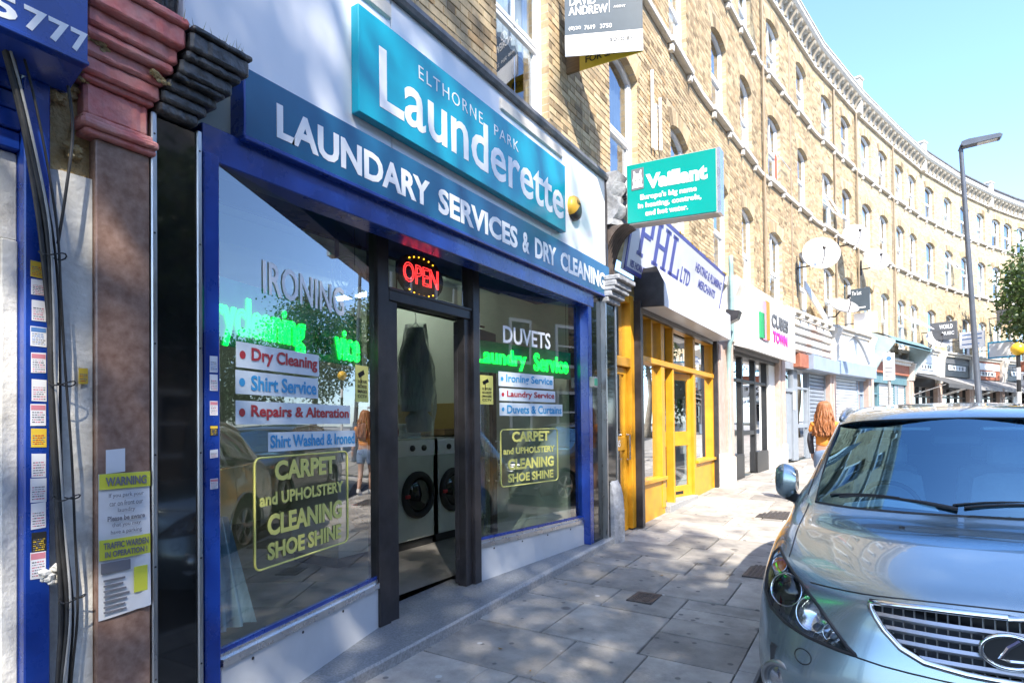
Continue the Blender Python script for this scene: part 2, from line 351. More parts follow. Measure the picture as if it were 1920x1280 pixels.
# ================================================================== terrace
STOCK1, STOCK2, MORT = (.37, .275, .165), (.56, .445, .275), (.43, .385, .31)
m_brickwall = brickmat('stock_brickwork', STOCK1, STOCK2, MORT)
m_brick = brickmat('stock_brick', STOCK1, STOCK2, MORT, real=True)
m_mortar = pm('lime_mortar', (.36, .32, .255), .95, var=.2, scale=9, bump=.3, bscale=120, dirt=.3)
m_white = pm('white_paint', (.78, .78, .76), .45, var=.05, scale=7, dirt=.25, dirtcol=(.5, .48, .44))
m_upvc = pm('white_upvc', (.82, .83, .84), .3, var=.03, scale=4)
m_stone = pm('painted_stone', (.66, .62, .55), .75, var=.12, scale=6, bump=.15, dirt=.4, dirtcol=(.3, .26, .21))
m_rubbed = pm('rubbed_brick', (.30, .17, .08), .85, var=.25, scale=14, bump=.2)
m_dark = pm('dark_void', (.02, .022, .025), .9, var=.1)
m_pane = glassmat('house_glass', 1.7, (.72, .8, .86), 1.5)
m_net = pm('net_curtain', (.62, .64, .66), .9, var=.14, scale=2.5, stretch=(1, 9, .6))
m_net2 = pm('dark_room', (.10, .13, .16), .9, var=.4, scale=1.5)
m_lead = pm('lead_flashing', (.16, .16, .165), .6, .3, var=.25, scale=8, bump=.2)
m_slate = pm('roof_slate', (.12, .115, .12), .7, var=.3, scale=5)
WW = .5
def arch(hw, z, rise, n=8): return [(-hw+2*hw*i/n, z+rise*(1-(2*i/n-1)**2)) for i in range(n+1)]
ST = [(4.42, 6.35, .13), (7.76, 9.36, .14), (10.5, 11.86, .13)]
def window_proto(h, rise, style):
    """sash window, origin at the middle of the opening's sill on the wall face; h = height to the arch spring"""
    hw = WW; ro = -.1; A = arch(hw, h, rise)
    m = MB(); fwid = .055
    out = [(-hw, 0)]+A+[(hw, 0)]; inn = [(-hw+fwid, .06)]+[(y*(hw-fwid)/hw, z-fwid) for y, z in A]+[(hw-fwid, .06)]
    def ring(o_, i_, x0, x1):
        n = len(o_)
        m.loft([[(x0, *p) for p in o_], [(x1, *p) for p in o_], [(x1, *p) for p in i_], [(x0, *p) for p in i_], [(x0, *p) for p in o_]], closed=True)
    ring(out, inn, ro-.05, ro+.01)
    mid = h*.52
    m.cbox(ro-.055, ro-.012, -hw+fwid, hw-fwid, mid-.028, mid+.028, .005)
    for y0, y1, z0, z1, xo in ((-hw+fwid, hw-fwid, .06, mid-.02, -.03), (-hw+fwid, hw-fwid, mid+.02, h-fwid, -.005)):
        for s in (-1, 1): m.cbox(ro-.04+xo, ro+xo, (y0 if s < 0 else y1-.035), (y0+.035 if s < 0 else y1), z0, z1, .004)
        m.cbox(ro-.04+xo, ro+xo, y0+.035, y1-.035, z0, z0+.05, .004)
    if style == 2: m.cbox(ro-.05, ro-.012, -.014, .014, mid, h+rise*.8, .003)
    w = m.build('window', m_upvc, None)
    TM[w] = Matrix()
    p = MB(); p.add([(ro-.05, -hw+.06, .07), (ro-.05, hw-.06, .07), (ro-.05, hw-.06, mid), (ro-.05, -hw+.06, mid)], [(0, 1, 2, 3)]); p.build('pane', m_pane, w)
    p = MB(); up_ = [(-hw+.06, mid)]+[(y*.88, z-.04) for y, z in A]+[(hw-.06, mid)]
    p.add([(ro-.025, *q) for q in up_[::-1]], [tuple(range(len(up_)))]); p.build('pane', m_pane, w)
    c = MB(); n = 16; top = h+rise
    if style == 0: zr_ = (.02, top*.99)
    elif style == 1: zr_ = (.02, top*.99)
    else: zr_ = (mid*.9, top)
    c.loft([[(ro-.13+.015*(i % 2), -hw+2*hw*i/n, zr_[0]) for i in range(n+1)], [(ro-.13+.015*(i % 2), -hw+2*hw*i/n, zr_[1]) for i in range(n+1)]]); c.build('curtain', m_net if style != 1 else m_net2, w)
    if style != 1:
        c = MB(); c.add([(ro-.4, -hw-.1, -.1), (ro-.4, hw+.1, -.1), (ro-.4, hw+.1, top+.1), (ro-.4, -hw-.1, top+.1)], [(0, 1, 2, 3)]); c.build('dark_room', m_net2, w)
    s = MB(); s.cbox(-.12, .11, -hw-.09, hw+.09, -.11, 0, .012)
    for sg in (-1, 1): s.cbox(.0, .085, sg*(hw+.02)-.045, sg*(hw+.02)+.045, -.24, -.11, .012)
    s.build('sill', m_stone, w)
    return w
PROT = [[window_proto(zs-z0, r, st) for st in range(3)] for z0, zs, r in ST]
def house(i, s0, s1, wins, label, sections=(0, 1, 2), z_base=4.3):
    a, th, W = frame(s0, s1)
    t = thing('terraced_house', label, 'house', (a[0], a[1], 0), th, group='terraced houses along the curved street')
    k = W/(s1-s0); cs = [(w-s0)*k for w in wins]; top = 12.9; fx = -.06; m = MB()
    ys = [0]+[v for c in cs for v in (c-WW, c+WW)]+[W]
    for q in range(0, len(ys), 2): m.add([(fx, ys[q], z_base), (fx, ys[q+1], z_base), (fx, ys[q+1], top), (fx, ys[q], top)], [(0, 1, 2, 3)])
    for c in cs:
        prev = [(c+(-WW+2*WW*j/8), z_base) for j in range(9)]
        for z0, zs, r in ST:
            m.loft([[(fx, *p) for p in prev], [(fx, p[0], z0) for p in prev]])
            A = [(c+y, z) for y, z in arch(WW, zs, r)]
            loop = [(c-WW, z0)]+A+[(c+WW, z0)]
            m.loft([[(fx, *p) for p in loop], [(fx-.28, *p) for p in loop]], closed=True); prev = A
        m.loft([[(fx, *p) for p in prev], [(fx, p[0], top) for p in prev]])
    m.add([(fx, 0, top), (fx, W, top), (fx-7, W, top), (fx-7, 0, top)], [(0, 1, 2, 3)])
    m.add([(fx-.9, 0, z_base), (fx-.9, W, z_base), (fx-.9, W, top), (fx-.9, 0, top)], [(0, 1, 2, 3)])
    m.add([(fx, 0, z_base), (fx, W, z_base), (fx-.9, W, z_base), (fx-.9, 0, z_base)], [(0, 1, 2, 3)])
    wall = m.build('wall', m_brickwall, t, local=True)
    # gauged-brick arches
    for c in cs:
        for z0, zs, r in ST:
            A = arch(WW, zs, r, 12); n = len(A); m = MB()
            for q in range(n-1):
                (ya, za), (yb, zb) = A[q], A[q+1]; ex = .24
                ua, ub = (ya/WW)*.16, (yb/WW)*.16; g = .003 if i > 5 else .004
                m.prism([(c+ya+g, za), (c+yb-g, zb), (c+yb+ub-g, zb+ex), (c+ya+ua+g, za+ex)], (.012, 0, 0), o=(fx-.003, 0, 0))
            tag(m.build('brick_arch', m_brick, t, local=True), kind='stuff')
    for si, (z0, zs, r) in enumerate(ST):
        for wi, c in enumerate(cs):
            pr = PROT[si][(i*2+wi*5+si*3+(i*i) % 4) % 3]
            w = copy_tree(pr, t); w.location = (fx, c, z0)
    # string courses run between the sills
    for zb in (7.62, 10.36):
        e = [0]+[v for c in cs for v in (c-WW-.1, c+WW+.1)]+[W]
        for q in range(0, len(e), 2):
            if e[q+1]-e[q] > .05: m = MB(); m.cbox(fx-.01, .02, e[q]+.002, e[q+1]-.002, zb+.01, zb+.11, .01); m.build('string_course', m_stone, t, local=True)
    # cornice: frieze, brackets, gutter moulding, parapet
    m = MB(); m.cbox(fx-.02, .03, 0, W, 12.44, 12.50, .01); m.cbox(fx-.02, -.005, 0, W, 12.5, 12.86, .004); m.build('frieze', m_stone, t, local=True)
    prof = [(-.1, 12.86), (.06, 12.86), (.1, 12.9), (.2, 12.92), (.26, 12.98), (.28, 13.06), (.30, 13.07), (.30, 13.1), (-.1, 13.14)]
    m = MB(); m.prism(prof, (0, W, 0), u=(1, 0, 0), v=(0, 0, 1)); m.build('cornice', m_lead if i % 3 == 5 else m_stone, t, local=True)
    m = MB(); m.cbox(-.2, .02, 0, W, 13.12, 13.42, .01); m.cbox(-.23, .07, 0, W, 13.42, 13.5, .015); m.build('parapet', m_lead, t, local=True)
    nb = int(W/.43)
    for q in range(nb):
        o = BRK.copy(); COL.objects.link(o); o.parent = t; o.location = (-.005, (q+.5)*W/nb, 12.56); TM[o] = TM[t]
    if i % 2 == 0:
        m = MB(); m.cbox(-.3, .16, -.16, .16, 12.4, 13.62, .02); m.cbox(-.33, .2, -.2, .2, 13.62, 13.7, .02); m.build('party_wall_pier', m_stone, t, local=True)
    return t, cs, W
m = MB(); m.prism([(0, 0), (.05, .0), (.09, .1), (.2, .22), (.22, .3), (0, .3)], (0, .13, 0), o=(0, -.065, 0), u=(1, 0, 0), v=(0, 0, 1)); BRK = m.build('bracket', m_stone)
HB = [-3.9, 1.2, 6.3, 11.4, 15.85, 20.75, 24.85, 28.65, 32.4, 36.65, 40.4, 43.45, 46.8]
HW = [(-2.6, -.1), (2.45, 5.0), (7.6, 10.1), (12.65, 14.7), (17.0, 19.5), (21.9, 23.8), (25.9, 27.75), (29.7, 31.3), (33.4, 35.6), (37.6, 39.5), (41.3, 42.7), (44.2, 45.9)]
HL = ['yellow brick house above the blue shop at the left edge', 'yellow brick house above the launderette', 'yellow brick house above the heating merchants with the projecting turquoise sign', 'yellow brick house above the white shop sign with coloured bars',
      'yellow brick house behind the large satellite dish', 'yellow brick house with the dark letting board on its wall', 'yellow brick house above the blue-green shop canopy', 'yellow brick house above the first dark-awning shop, where the roofline bends',
      'yellow brick house above the grey awning, left of the lamp column', 'yellow brick house seen directly behind the lamp column', 'yellow brick house above the street tree at the right edge', 'last yellow brick house at the right edge of the terrace']
HOUSES = []
for i in range(12): HOUSES.append(house(i, HB[i], HB[i+1], HW[i], HL[i]))
for r_ in PROT:
    for w in r_:
        for ch in list(w.children): bpy.data.objects.remove(ch)
        bpy.data.objects.remove(w)
bpy.data.objects.remove(BRK)
# real bricks in Flemish bond on the nearer house fronts
def free_intervals(cs, W, z0, z1):
    zm = (z0+z1)/2; iv = [(0, W)]
    for c in cs:
        for zs0, zs, r in ST:
            hw = 0
            if zs0-.11 < z1 and z0 < zs: hw = WW+(.095 if z1 > zs0-.24 and z0 < zs0+.01 else 0)
            if zs <= z0 < zs+r+.25 or (z0 < zs < z1): hw = max(hw, WW+.02+.16*max(0, min(1, (zm-zs)/.3)))
            if hw:
                nv = []
                for a, b in iv:
                    if c-hw > a: nv.append((a, min(b, c-hw)))
                    if c+hw < b: nv.append((max(a, c+hw), b))
                iv = [(a, b) for a, b in nv if b-a > .03]
    return iv
bricks = []
for hi, (zlo, zhi) in {1: (4.42, 6.9), 2: (4.42, 9.4), 3: (4.42, 12.4), 4: (4.42, 12.4), 5: (4.42, 12.4)}.items():
    t, cs, W = HOUSES[hi]; nc = 0; z = zlo
    while z+.065 < zhi:
        skip = any(abs(z+.03-(zb+.06)) < .09 for zb in (7.62, 10.36))
        if not skip:
            off = (nc % 2)*.16
            for a, b in free_intervals(cs, W, z, z+.065):
                y = a-((a+off) % .3375); k = 0
                while y < b:
                    for ln in (.215, .1025):
                        y0, y1 = max(y, a), min(y+ln, b)
                        if y1-y0 > .035: bricks.append((hi, y0, y1, z))
                        y += ln+.01
        nc += 1; z += .075
unit = MB(); unit.cbox(-.03, .003, -.5, .5, -.0325, .0325, .0035); ub = unit.build('brick', m_brick); ume = ub.data; bpy.data.objects.remove(ub)
def bkey(b):
    p = TM[HOUSES[b[0]][0]] @ Vector((-.06, (b[1]+b[2])/2, b[3])); q = p-CAM; d = q.dot(fw); px = 960+F_PX*q.dot(rt)/d; py = 779-F_PX*q.dot(up)/d
    return (0 if 0 < px < 1920 and 0 < py < 1280 else 1000)+q.length
bricks.sort(key=bkey)
for hi, y0, y1, z in bricks[:300]:
    o = bpy.data.objects.new('brick', ume); COL.objects.link(o); o.parent = HOUSES[hi][0]; o.location = (-.06+rnd.uniform(0, .005), (y0+y1)/2, z+.0325); o.scale = (1, y1-y0, 1)
for hi in (1, 2, 3, 4, 5):
    V = []; Fq = []
    for h2, y0, y1, z in bricks[300:]:
        if h2 != hi: continue
        n = len(V); x = -.057+rnd.uniform(0, .005); c = .003
        V += [(-.075, y0, z), (-.075, y1, z), (-.075, y1, z+.065), (-.075, y0, z+.065), (x, y0+c, z+c), (x, y1-c, z+c), (x, y1-c, z+.065-c), (x, y0+c, z+.065-c)]
        Fq += [(n+4, n+5, n+6, n+7), (n, n+1, n+5, n+4), (n+1, n+2, n+6, n+5), (n+2, n+3, n+7, n+6), (n+3, n, n+4, n+7)]
    mm = MB(); mm.v = V; mm.f = Fq; mm.m = [0]*len(Fq); tag(mm.build('brickwork', m_brick, HOUSES[hi][0], local=True), kind='stuff')
    HOUSES[hi][0].children[0].data.materials[0] = m_mortar
# ================================================================== launderette
m_blue = pm('blue_gloss', (.008, .042, .27), .28, var=.18, scale=4, dirt=.12, dirtcol=(.06, .04, .03), coat=.3, rvar=.1)
m_band = pm('blue_sign_vinyl', (.008, .10, .215), .22, var=.12, scale=1.5, rvar=.08)
m_teal = pm('teal_vinyl', (.0, .30, .42), .16, var=.06, scale=1.2, rvar=.05)
m_fasc = pm('white_fascia_sheet', (.74, .76, .79), .14, var=.04, scale=1.2, rvar=.05, dirt=.12, dirtcol=(.5, .5, .5))
m_vwhite = pm('white_vinyl', (.82, .83, .84), .4, var=.03)
m_alu = pm('dark_anodised', (.045, .042, .045), .38, .35, var=.25, scale=7, rvar=.12)
m_silver = pm('aluminium_trim', (.62, .63, .65), .28, .9, var=.1, scale=9, rvar=.08)
m_steel = pm('stainless_strip', (.55, .56, .57), .3, .95, var=.2, scale=14, rvar=.12, stretch=(1, 1, .2))
m_panel = pm('grey_panel', (.56, .58, .60), .3, var=.05, scale=2, dirt=.2, dirtcol=(.3, .3, .3))
m_black = pm('black_glass', (.008, .009, .01), .05, var=.2, scale=3, spec=.7)
m_granite = pm('grey_granite', (.17, .18, .19), .4, var=.45, scale=70, rvar=.1, dirt=.25, dirtcol=(.3, .28, .25))
m_gedge = pm('granite_edge', (.30, .30, .30), .5, var=.3, scale=60)
m_glass = glassmat('shop_glass', 1.62, (.76, .83, .81), 2.7, wave=.012)
m_room = pm('room_wall', (.50, .55, .46), .8, var=.06, scale=1.5, dirt=.15, dirtcol=(.3, .32, .26))
m_ceil = pm('room_ceiling', (.46, .52, .46), .85, var=.06, scale=1.2)
m_rfloor = pm('room_floor', (.16, .15, .14), .5, var=.2, scale=4)
m_wash = pm('washer_enamel', (.50, .53, .50), .35, .2, var=.06, scale=5, dirt=.15)
m_rub = pm('black_rubber', (.02, .02, .022), .6, var=.2)
m_wood = pm('brown_shelf', (.20, .12, .05), .6, var=.25, scale=6, stretch=(1, .3, 6))
m_tan = pm('olive_panel', (.30, .22, .07), .7, var=.12, scale=4)
m_poly = glassmat('polythene', 1.5, (.82, .84, .84), 3.0, rough=.25)
m_tube = emi('lit_tube', (.92, 1.0, .93), 6.5)
m_neon = emi('green_neon', (.0, 1.0, .05), 1.5)
m_neonb = pm('neon_backboard', (.0, .16, .085), .2, var=.1)
m_led = emi('red_led', (1.0, .03, .03), 1.3); m_ledy = emi('amber_led', (1.0, .45, .02), 1.2)
m_yel = pm('yellow_decal', (.62, .60, .16), .5, var=.05)
m_strip = pm('white_strip', (.62, .70, .76), .5, var=.05); m_red = pm('red_print', (.42, .02, .03), .5, var=.05); m_cyan = pm('blue_print', (.03, .30, .60), .5, var=.05)
YV, ZV, XV = (0, 1, 0), (0, 0, 1), (1, 0, 0)
LA, LB, RA, RB = (0.0, 1.80), (-.37, 3.28), (-.35, 4.53), (-.10, 6.26)
lf = thing('launderette_shopfront', 'blue launderette shopfront with recessed door, big glass windows and granite step', 'shopfront', (0, 1.7, gz(2.9)))
def along(A, Bp, x0, x1, z0, z1, u0, u1, m):
    """box running along the window line A-Bp (u metres), x0..x1 across it"""
    d = Vector((Bp[0]-A[0], Bp[1]-A[1], 0)); L_ = d.length; d.normalize(); n = Vector((d.y, -d.x, 0)); o = Vector((A[0], A[1], 0))
    if u1 is None: u1 = L_
    c = [o+d*a+n*b for a, b in ((u0, x0), (u1, x0), (u1, x1), (u0, x1))]
    return m.loft([[(p.x, p.y, z0) for p in c], [(p.x, p.y, z1) for p in c]], closed=True, cap=True)
def gpt(A, Bp, u, z, off=.004):
    d = Vector((Bp[0]-A[0], Bp[1]-A[1], 0)).normalized(); n = Vector((d.y, -d.x, 0)); p = Vector((A[0], A[1], 0))+d*u+n*off; return (p.x, p.y, z), d
# granite step, cut to the window line
z_at = lambda y: gz(y)+.075
plan = [(.085, 1.5), (.085, 6.72), (-.16, 6.72), (-.12, 6.3), (-.40, 4.6), (-.62, 4.5), (-.62, 3.25), (-.42, 3.28), (-.04, 1.8), (-.04, 1.5)]
m = MB(); m.loft([[(x, y, gz(y)-.05) for x, y in plan], [(x, y, z_at(y)-.006) for x, y in plan], [(x-.006 if x > 0 else x, y, z_at(y)) for x, y in plan]], closed=True, cap=True); m.build('granite_step', m_granite, lf)
m = MB(); m.loft([[(.088, y, gz(y)-.05), (.092, y, z_at(y)-.012), (.084, y, z_at(y)+.003), (.045, y, z_at(y)+.003), (.045, y, z_at(y)-.02)] for y in (1.5, 3, 4.5, 6.72)], closed=False); m.build('step_nosing', m_gedge, lf)
# stall risers and sills
for A, Bp, zs, nm, base in ((LA, LB, .43, 'left', lambda: 0), (RA, RB, .50, 'right', lambda: 0)):
    m = MB(); d = Vector((Bp[0]-A[0], Bp[1]-A[1], 0)); n_ = Vector((d.y, -d.x, 0)).normalized()
    pts = [Vector((A[0], A[1], 0))-n_*.03, Vector((Bp[0], Bp[1], 0))-n_*.03]
    m.loft([[(p.x, p.y, z_at(p.y)-.03) for p in (pts[0], pts[1], pts[1]+n_*.05, pts[0]+n_*.05)], [(p.x, p.y, zs-.05) for p in (pts[0], pts[1], pts[1]+n_*.05, pts[0]+n_*.05)]], closed=True, cap=True)
    m.build('stall_riser', m_panel, lf)
    m = MB(); along(A, Bp, -.05, .035, zs-.05, zs-.012, 0, None, m); along(A, Bp, -.03, .018, zs-.012, zs+.012, 0, None, m); m.build('sill', m_silver, lf)
    m = MB(); along(A, Bp, -.02, .01, zs+.012, zs+.035, 0, None, m); m.build('glazing_bead', m_blue, lf)
    u = .22
    while u < d.length-.05:
        p, _ = gpt(A, Bp, u, zs-.085, .022); q = MB(); q.lathe([(.009, 0), (.008, .003), (0, .004)], p, n_, 8); q.build('screw_cap', m_alu, lf); u += .42
def pane(A, Bp, z0, z1, mat=m_glass):
    L_ = hypot(Bp[0]-A[0], Bp[1]-A[1]); m = MB(); m.add([(A[0], A[1], z0), (Bp[0], Bp[1], z0), (Bp[0], Bp[1], z1), (A[0], A[1], z1)], [(0, 1, 2, 3)]); return m.build('window_pane', mat, lf)
pl = pane(LA, LB, .45, 3.02); pr_ = pane(RA, RB, .52, 3.02); pt = pane((-.39, 3.40), (-.37, 4.46), 2.6, 3.02)
# posts, blue frame, head beam, soffit
B('blue_post', m_blue, lf, (-.06, .045, 1.71, 1.79, z_at(1.7), 2.92))
B('blue_post', m_blue, lf, (-.15, .0, 6.26, 6.36, z_at(6.3), 2.95))
B('door_post', m_alu, lf, (-.45, -.33, 3.275, 3.395, z_at(3.3), 3.02))
B('door_post', m_alu, lf, (-.44, -.31, 4.46, 4.56, z_at(4.5), 3.02))
B('door_head', m_alu, lf, (-.44, -.33, 3.395, 4.46, 2.52, 2.61), (-.46, -.32, 3.395, 4.46, 2.595, 2.62))
B('door_jamb', m_alu, lf, (-.45, -.345, 3.395, 3.5, z_at(3.4), 2.52)); B('door_jamb', m_alu, lf, (-.44, -.345, 4.37, 4.46, z_at(4.4), 2.52))
B('head_beam', m_blue, lf, (-.16, .01, 1.72, 6.40, 2.90, 3.075)); 
B('soffit', pm('blue_matt', (.008, .03, .16), .75, var=.15, scale=3), lf, (-.75, -.16, 1.75, 6.40, 3.02, 3.07))
# door leaf swung open into the shop
dl = thing_door = MB(); dl.T = Matrix.Translation((-.44, 4.36, 0)) @ Matrix.Rotation(radians(99), 4, 'Z')
z0 = z_at(4.4)+.02
for b in ((0, .85, -.02, .02, z0, z0+.22), (0, .85, -.02, .02, 2.38, 2.5), (0, .1, -.02, .02, z0+.22, 2.38), (.75, .85, -.02, .02, z0+.22, 2.38)): dl.cbox(*b, c=.004)
do = dl.build('door', m_alu, lf)
g = MB(); g.T = dl.T; g.add([(.1, 0, z0+.22), (.75, 0, z0+.22), (.75, 0, 2.38), (.1, 0, 2.38)], [(0, 1, 2, 3)]); g.build('door_pane', m_glass, do)
g = MB(); g.T = dl.T; g.tube([(.79, -.03, 1.0), (.79, -.07, 1.0), (.79, -.07, 1.4), (.79, -.03, 1.4)], .011); g.build('handle', m_silver, do)
# window lettering (sub-parts of the panes)
def wtext(pn, A, Bp, body, u0, u1, z0, z1, mat, bold=.006, off=.005, sp=1.0):
    p, d = gpt(A, Bp, u0, z0, off); return text('lettering', body, .3, p, d, ZV, mat, pn, bold=bold, extr=.0004, width=u1-u0, height=z1-z0, space=sp)
def wstrip(pn, A, Bp, u0, u1, z0, z1, mat, off=.002, nm='strip'):
    m = MB(); along(A, Bp, off-.001, off, z0, z1, u0, u1, m); return m.build(nm, mat, pn)
def dot(pn, A, Bp, u, z, r, mat):
    p, d = gpt(A, Bp, u, z, .004); m = MB(); m.disc(p, (d.y, -d.x, 0), r); return m.build('bullet', mat, pn)
m_iron_t = pm('faded_white_vinyl', (.82, .85, .88), .5, var=.08)
wtext(pl, LA, LB, 'IRONING', .33, 1.12, 2.31, 2.5, m_iron_t, .004)
for body, u0, u1, z0, z1, mt in (('Dry Cleaning', .13, .84, 1.885, 2.02, m_red), ('Shirt Service', .125, .83, 1.745, 1.87, m_cyan), ('Repairs & Alteration', .125, 1.19, 1.585, 1.71, m_red)):
    wstrip(pl, LA, LB, u0, u1, z0, z1, m_strip); dot(pl, LA, LB, u0+.045, (z0+z1)/2, .022, mt); wtext(pl, LA, LB, body, u0+.11, u1-.02, z0+.022, z1-.02, mt, .008)
wstrip(pl, LA, LB, .37, 1.25, 1.43, 1.54, m_strip); wtext(pl, LA, LB, 'Shirt Washed & Ironed', .385, 1.24, 1.45, 1.525, m_cyan, .008)
def carpet(pn, A, Bp, u0, u1, z0, z1):
    w, h = u1-u0, z1-z0
    wtext(pn, A, Bp, 'CARPET', u0+.18*w, u0+.84*w, z0+.775*h, z0+.965*h, m_yel, .012)
    wtext(pn, A, Bp, 'and UPHOLSTERY', u0+.04*w, u0+.94*w, z0+.56*h, z0+.68*h, m_yel, .010)
    wtext(pn, A, Bp, 'CLEANING', u0+.11*w, u0+.92*w, z0+.28*h, z0+.48*h, m_yel, .012)
    wtext(pn, A, Bp, 'SHOE SHINE', u0+.11*w, u0+.91*w, z0+.06*h, z0+.22*h, m_yel, .012)
    pts = []; r = .04
    for cx_, cz, a0 in ((u1-r, z1-r, 0), (u0+r, z1-r, 90), (u0+r, z0+r, 180), (u1-r, z0+r, 270)):
        for k in range(5): a = radians(a0+k*22.5); pts.append(gpt(A, Bp, cx_+r*cos(a), cz+r*sin(a), .004)[0])
    m = MB(); m.tube(pts, .0055, 6, closed=True); m.build('border', m_yel, pn)
carpet(pl, LA, LB, .26, 1.15, .79, 1.40)
carpet(pr_, RA, RB, .35, 1.28, .97, 1.52)
wtext(pr_, RA, RB, 'DUVETS', .40, 1.17, 2.36, 2.53, m_iron_t, .005)
for body, u0, u1, z0, z1, mt in (('Ironing Service', .33, 1.22, 1.94, 2.08, m_cyan), ('Laundry Service', .34, 1.25, 1.80, 1.92, m_red), ('Duvets & Curtains', .34, 1.38, 1.655, 1.78, m_cyan)):
    wstrip(pr_, RA, RB, u0, u1, z0, z1, m_strip); dot(pr_, RA, RB, u0+.05, (z0+z1)/2, .02, mt); wtext(pr_, RA, RB, body, u0+.11, u1-.02, z0+.022, z1-.02, mt, .006)
m_ink = pm('black_ink', (.015, .015, .015), .6, var=.1)
def cctv(pn, A, Bp, u0, u1, z0, z1):
    wstrip(pn, A, Bp, u0, u1, z0, z1, m_yel, .002, 'camera_notice'); w = u1-u0
    p, d = gpt(A, Bp, u0+.25*w, z1-.09, .004); m = MB(); m.prism([(0, 0), (.075, .03), (.06, .06), (-.015, .03)], (0, 0, 0.0005), p, d, ZV); m.prism([(.02, -.05), (.03, -.05), (.03, .01), (.02, .01)], (0, 0, .0005), p, d, ZV); m.build('camera_symbol', m_ink, pn)
    for k in range(4): wtext(pn, A, Bp, ('CCTV', 'IMAGES', 'RECORDED', '24 HOURS')[k], u0+.15*w, u0+.85*w, z0+.03+.035*k, z0+.052+.035*k, m_ink, .004)
cctv(pl, LA, LB, 1.26, 1.43, 1.74, 2.0); cctv(pr_, RA, RB, .07, .25, 1.76, 2.03)
# ---------------- signs of the launderette
wf = thing('white_fascia', 'glossy white fascia board above the launderette windows', 'fascia', (0, 1.6, 3.44))
for y0, y1 in ((1.62, 3.046), (3.05, 5.346), (5.35, 6.72)): B('panel', m_fasc, wf, (-.06, .03, y0, y1, 3.445, 4.47))
m = MB(); m.prism([(-.10, 4.47), (.06, 4.47), (.075, 4.5), (.07, 4.54), (.0, 4.60), (-.10, 4.62)], (0, 5.16, 0), (0, 1.6, 0), XV, ZV); m.build('lead_capping', m_lead, wf)
B('end_trim', m_alu, wf, (-.08, .045, 6.72, 6.76, 3.44, 4.5))
bs = thing('laundry_band_sign', 'dark blue sign band with white capitals LAUNDARY SERVICES & DRY CLEANING', 'sign', (0, 1.93, 3.08))
B('box', m_band, bs, (-.2, .05, 1.93, 6.78, 3.078, 3.44)); m = MB(); m.cbox(-.2, .052, 1.92, 1.935, 3.075, 3.445, .003); m.build('end_cap', m_blue, bs); B('bottom_trim', m_blue, bs, (-.2, .056, 1.925, 6.785, 3.058, 3.085))
for body, y0, y1 in (('LAUNDARY', 2.12, 3.42), ('SERVICES', 3.52, 4.65), ('&', 4.74, 4.86), ('DRY', 4.97, 5.4), ('CLEANING', 5.5, 6.64)):
    text('lettering', body, .3, (.0515, y0, 3.145), YV, ZV, m_vwhite, bs, bold=.010, width=y1-y0, height=.19)
ts = thing('teal_sign', 'turquoise projecting sign board reading ELTHORNE PARK Launderette', 'sign', (0, 2.68, 3.52))
B('board', m_teal, ts, (.032, .10, 2.68, 5.53, 3.52, 4.20))
lw = text('lettering', 'Launderette', .3, (.1012, 2.86, 3.625), YV, ZV, m_vwhite, ts, bold=.004, width=2.62, height=.40)
text('lettering', 'ELTHORNE', .3, (.1012, 3.25, 4.0), YV, ZV, m_vwhite, ts, bold=-.002, width=.79, height=.095, space=1.25)
text('lettering', 'PARK', .3, (.1012, 4.21, 3.99), YV, ZV, m_vwhite, ts, bold=-.002, width=.39, height=.09, space=1.2)
al = thing('alarm_box', 'round yellow and black alarm box on the white fascia', 'alarm', (.03, 5.84, 3.87))
m_ay = pm('alarm_yellow', (.62, .36, .04), .4, var=.1); m_ab = pm('alarm_black', (.03, .03, .035), .4, var=.1)
def half(a0, a1, mat, nm):
    m = MB(); m.lathe([(.0, .075), (.07, .072), (.115, .055), (.13, .03), (.13, 0)], (.03, 5.84, 3.87), XV, 16, a0=a0, a1=a1); m.build(nm, mat, al, smooth=True)
half(0, pi, m_ay, 'upper_cover'); half(pi, 2*pi, m_ab, 'lower_cover')
text('lettering', 'Yale', .05, (.106, 5.79, 3.9), YV, ZV, m_ink, al, bold=.001)
# ---------------- neon and LED signs hanging inside
def neon(A, Bp, nm, label, segs, u0, u1, z0, z1, off):
    t = thing(nm, label, 'neon sign', gpt(A, Bp, (u0+u1)/2, z0, off)[0])
    m = MB(); along(A, Bp, off-.012, off-.006, z0, z1, u0, u1, m); m.build('backboard', m_neonb, t)
    for body, a, b, c, d_ in segs:
        p, dd = gpt(A, Bp, a, c, off); text('neon_tubing', body, .3, p, dd, ZV, m_neon if body != 'Ser' else m_neonb, t, width=b-a, height=d_-c, outline=.0075)
    for uu in (u0+.08, u1-.08):
        m = MB(); p, _ = gpt(A, Bp, uu, z1, off-.01); m.tube([p, (p[0], p[1], 3.0)], .003, 5); m.build('hanging_chain', m_alu, t)
    return t
neon(LA, LB, 'drycleaning_neon_sign', 'green neon Drycleaning Service sign behind the left window', [('Drycleaning', -.08, .80, 2.0, 2.28), ('Ser', .90, 1.10, 2.05, 2.22), ('vice', 1.13, 1.43, 2.03, 2.24)], -.0+.02, 1.47, 2.0, 2.36, -.07)
neon(RA, RB, 'laundry_neon_sign', 'green neon Laundry Service sign behind the right window', [('Laundry', .10, .85, 2.11, 2.31), ('Service', .98, 1.60, 2.13, 2.32)], .06, 1.66, 2.07, 2.37, -.07)
op = thing('open_sign', 'oval black LED sign reading OPEN in red above the door', 'sign', (-.40, 3.84, 2.66))
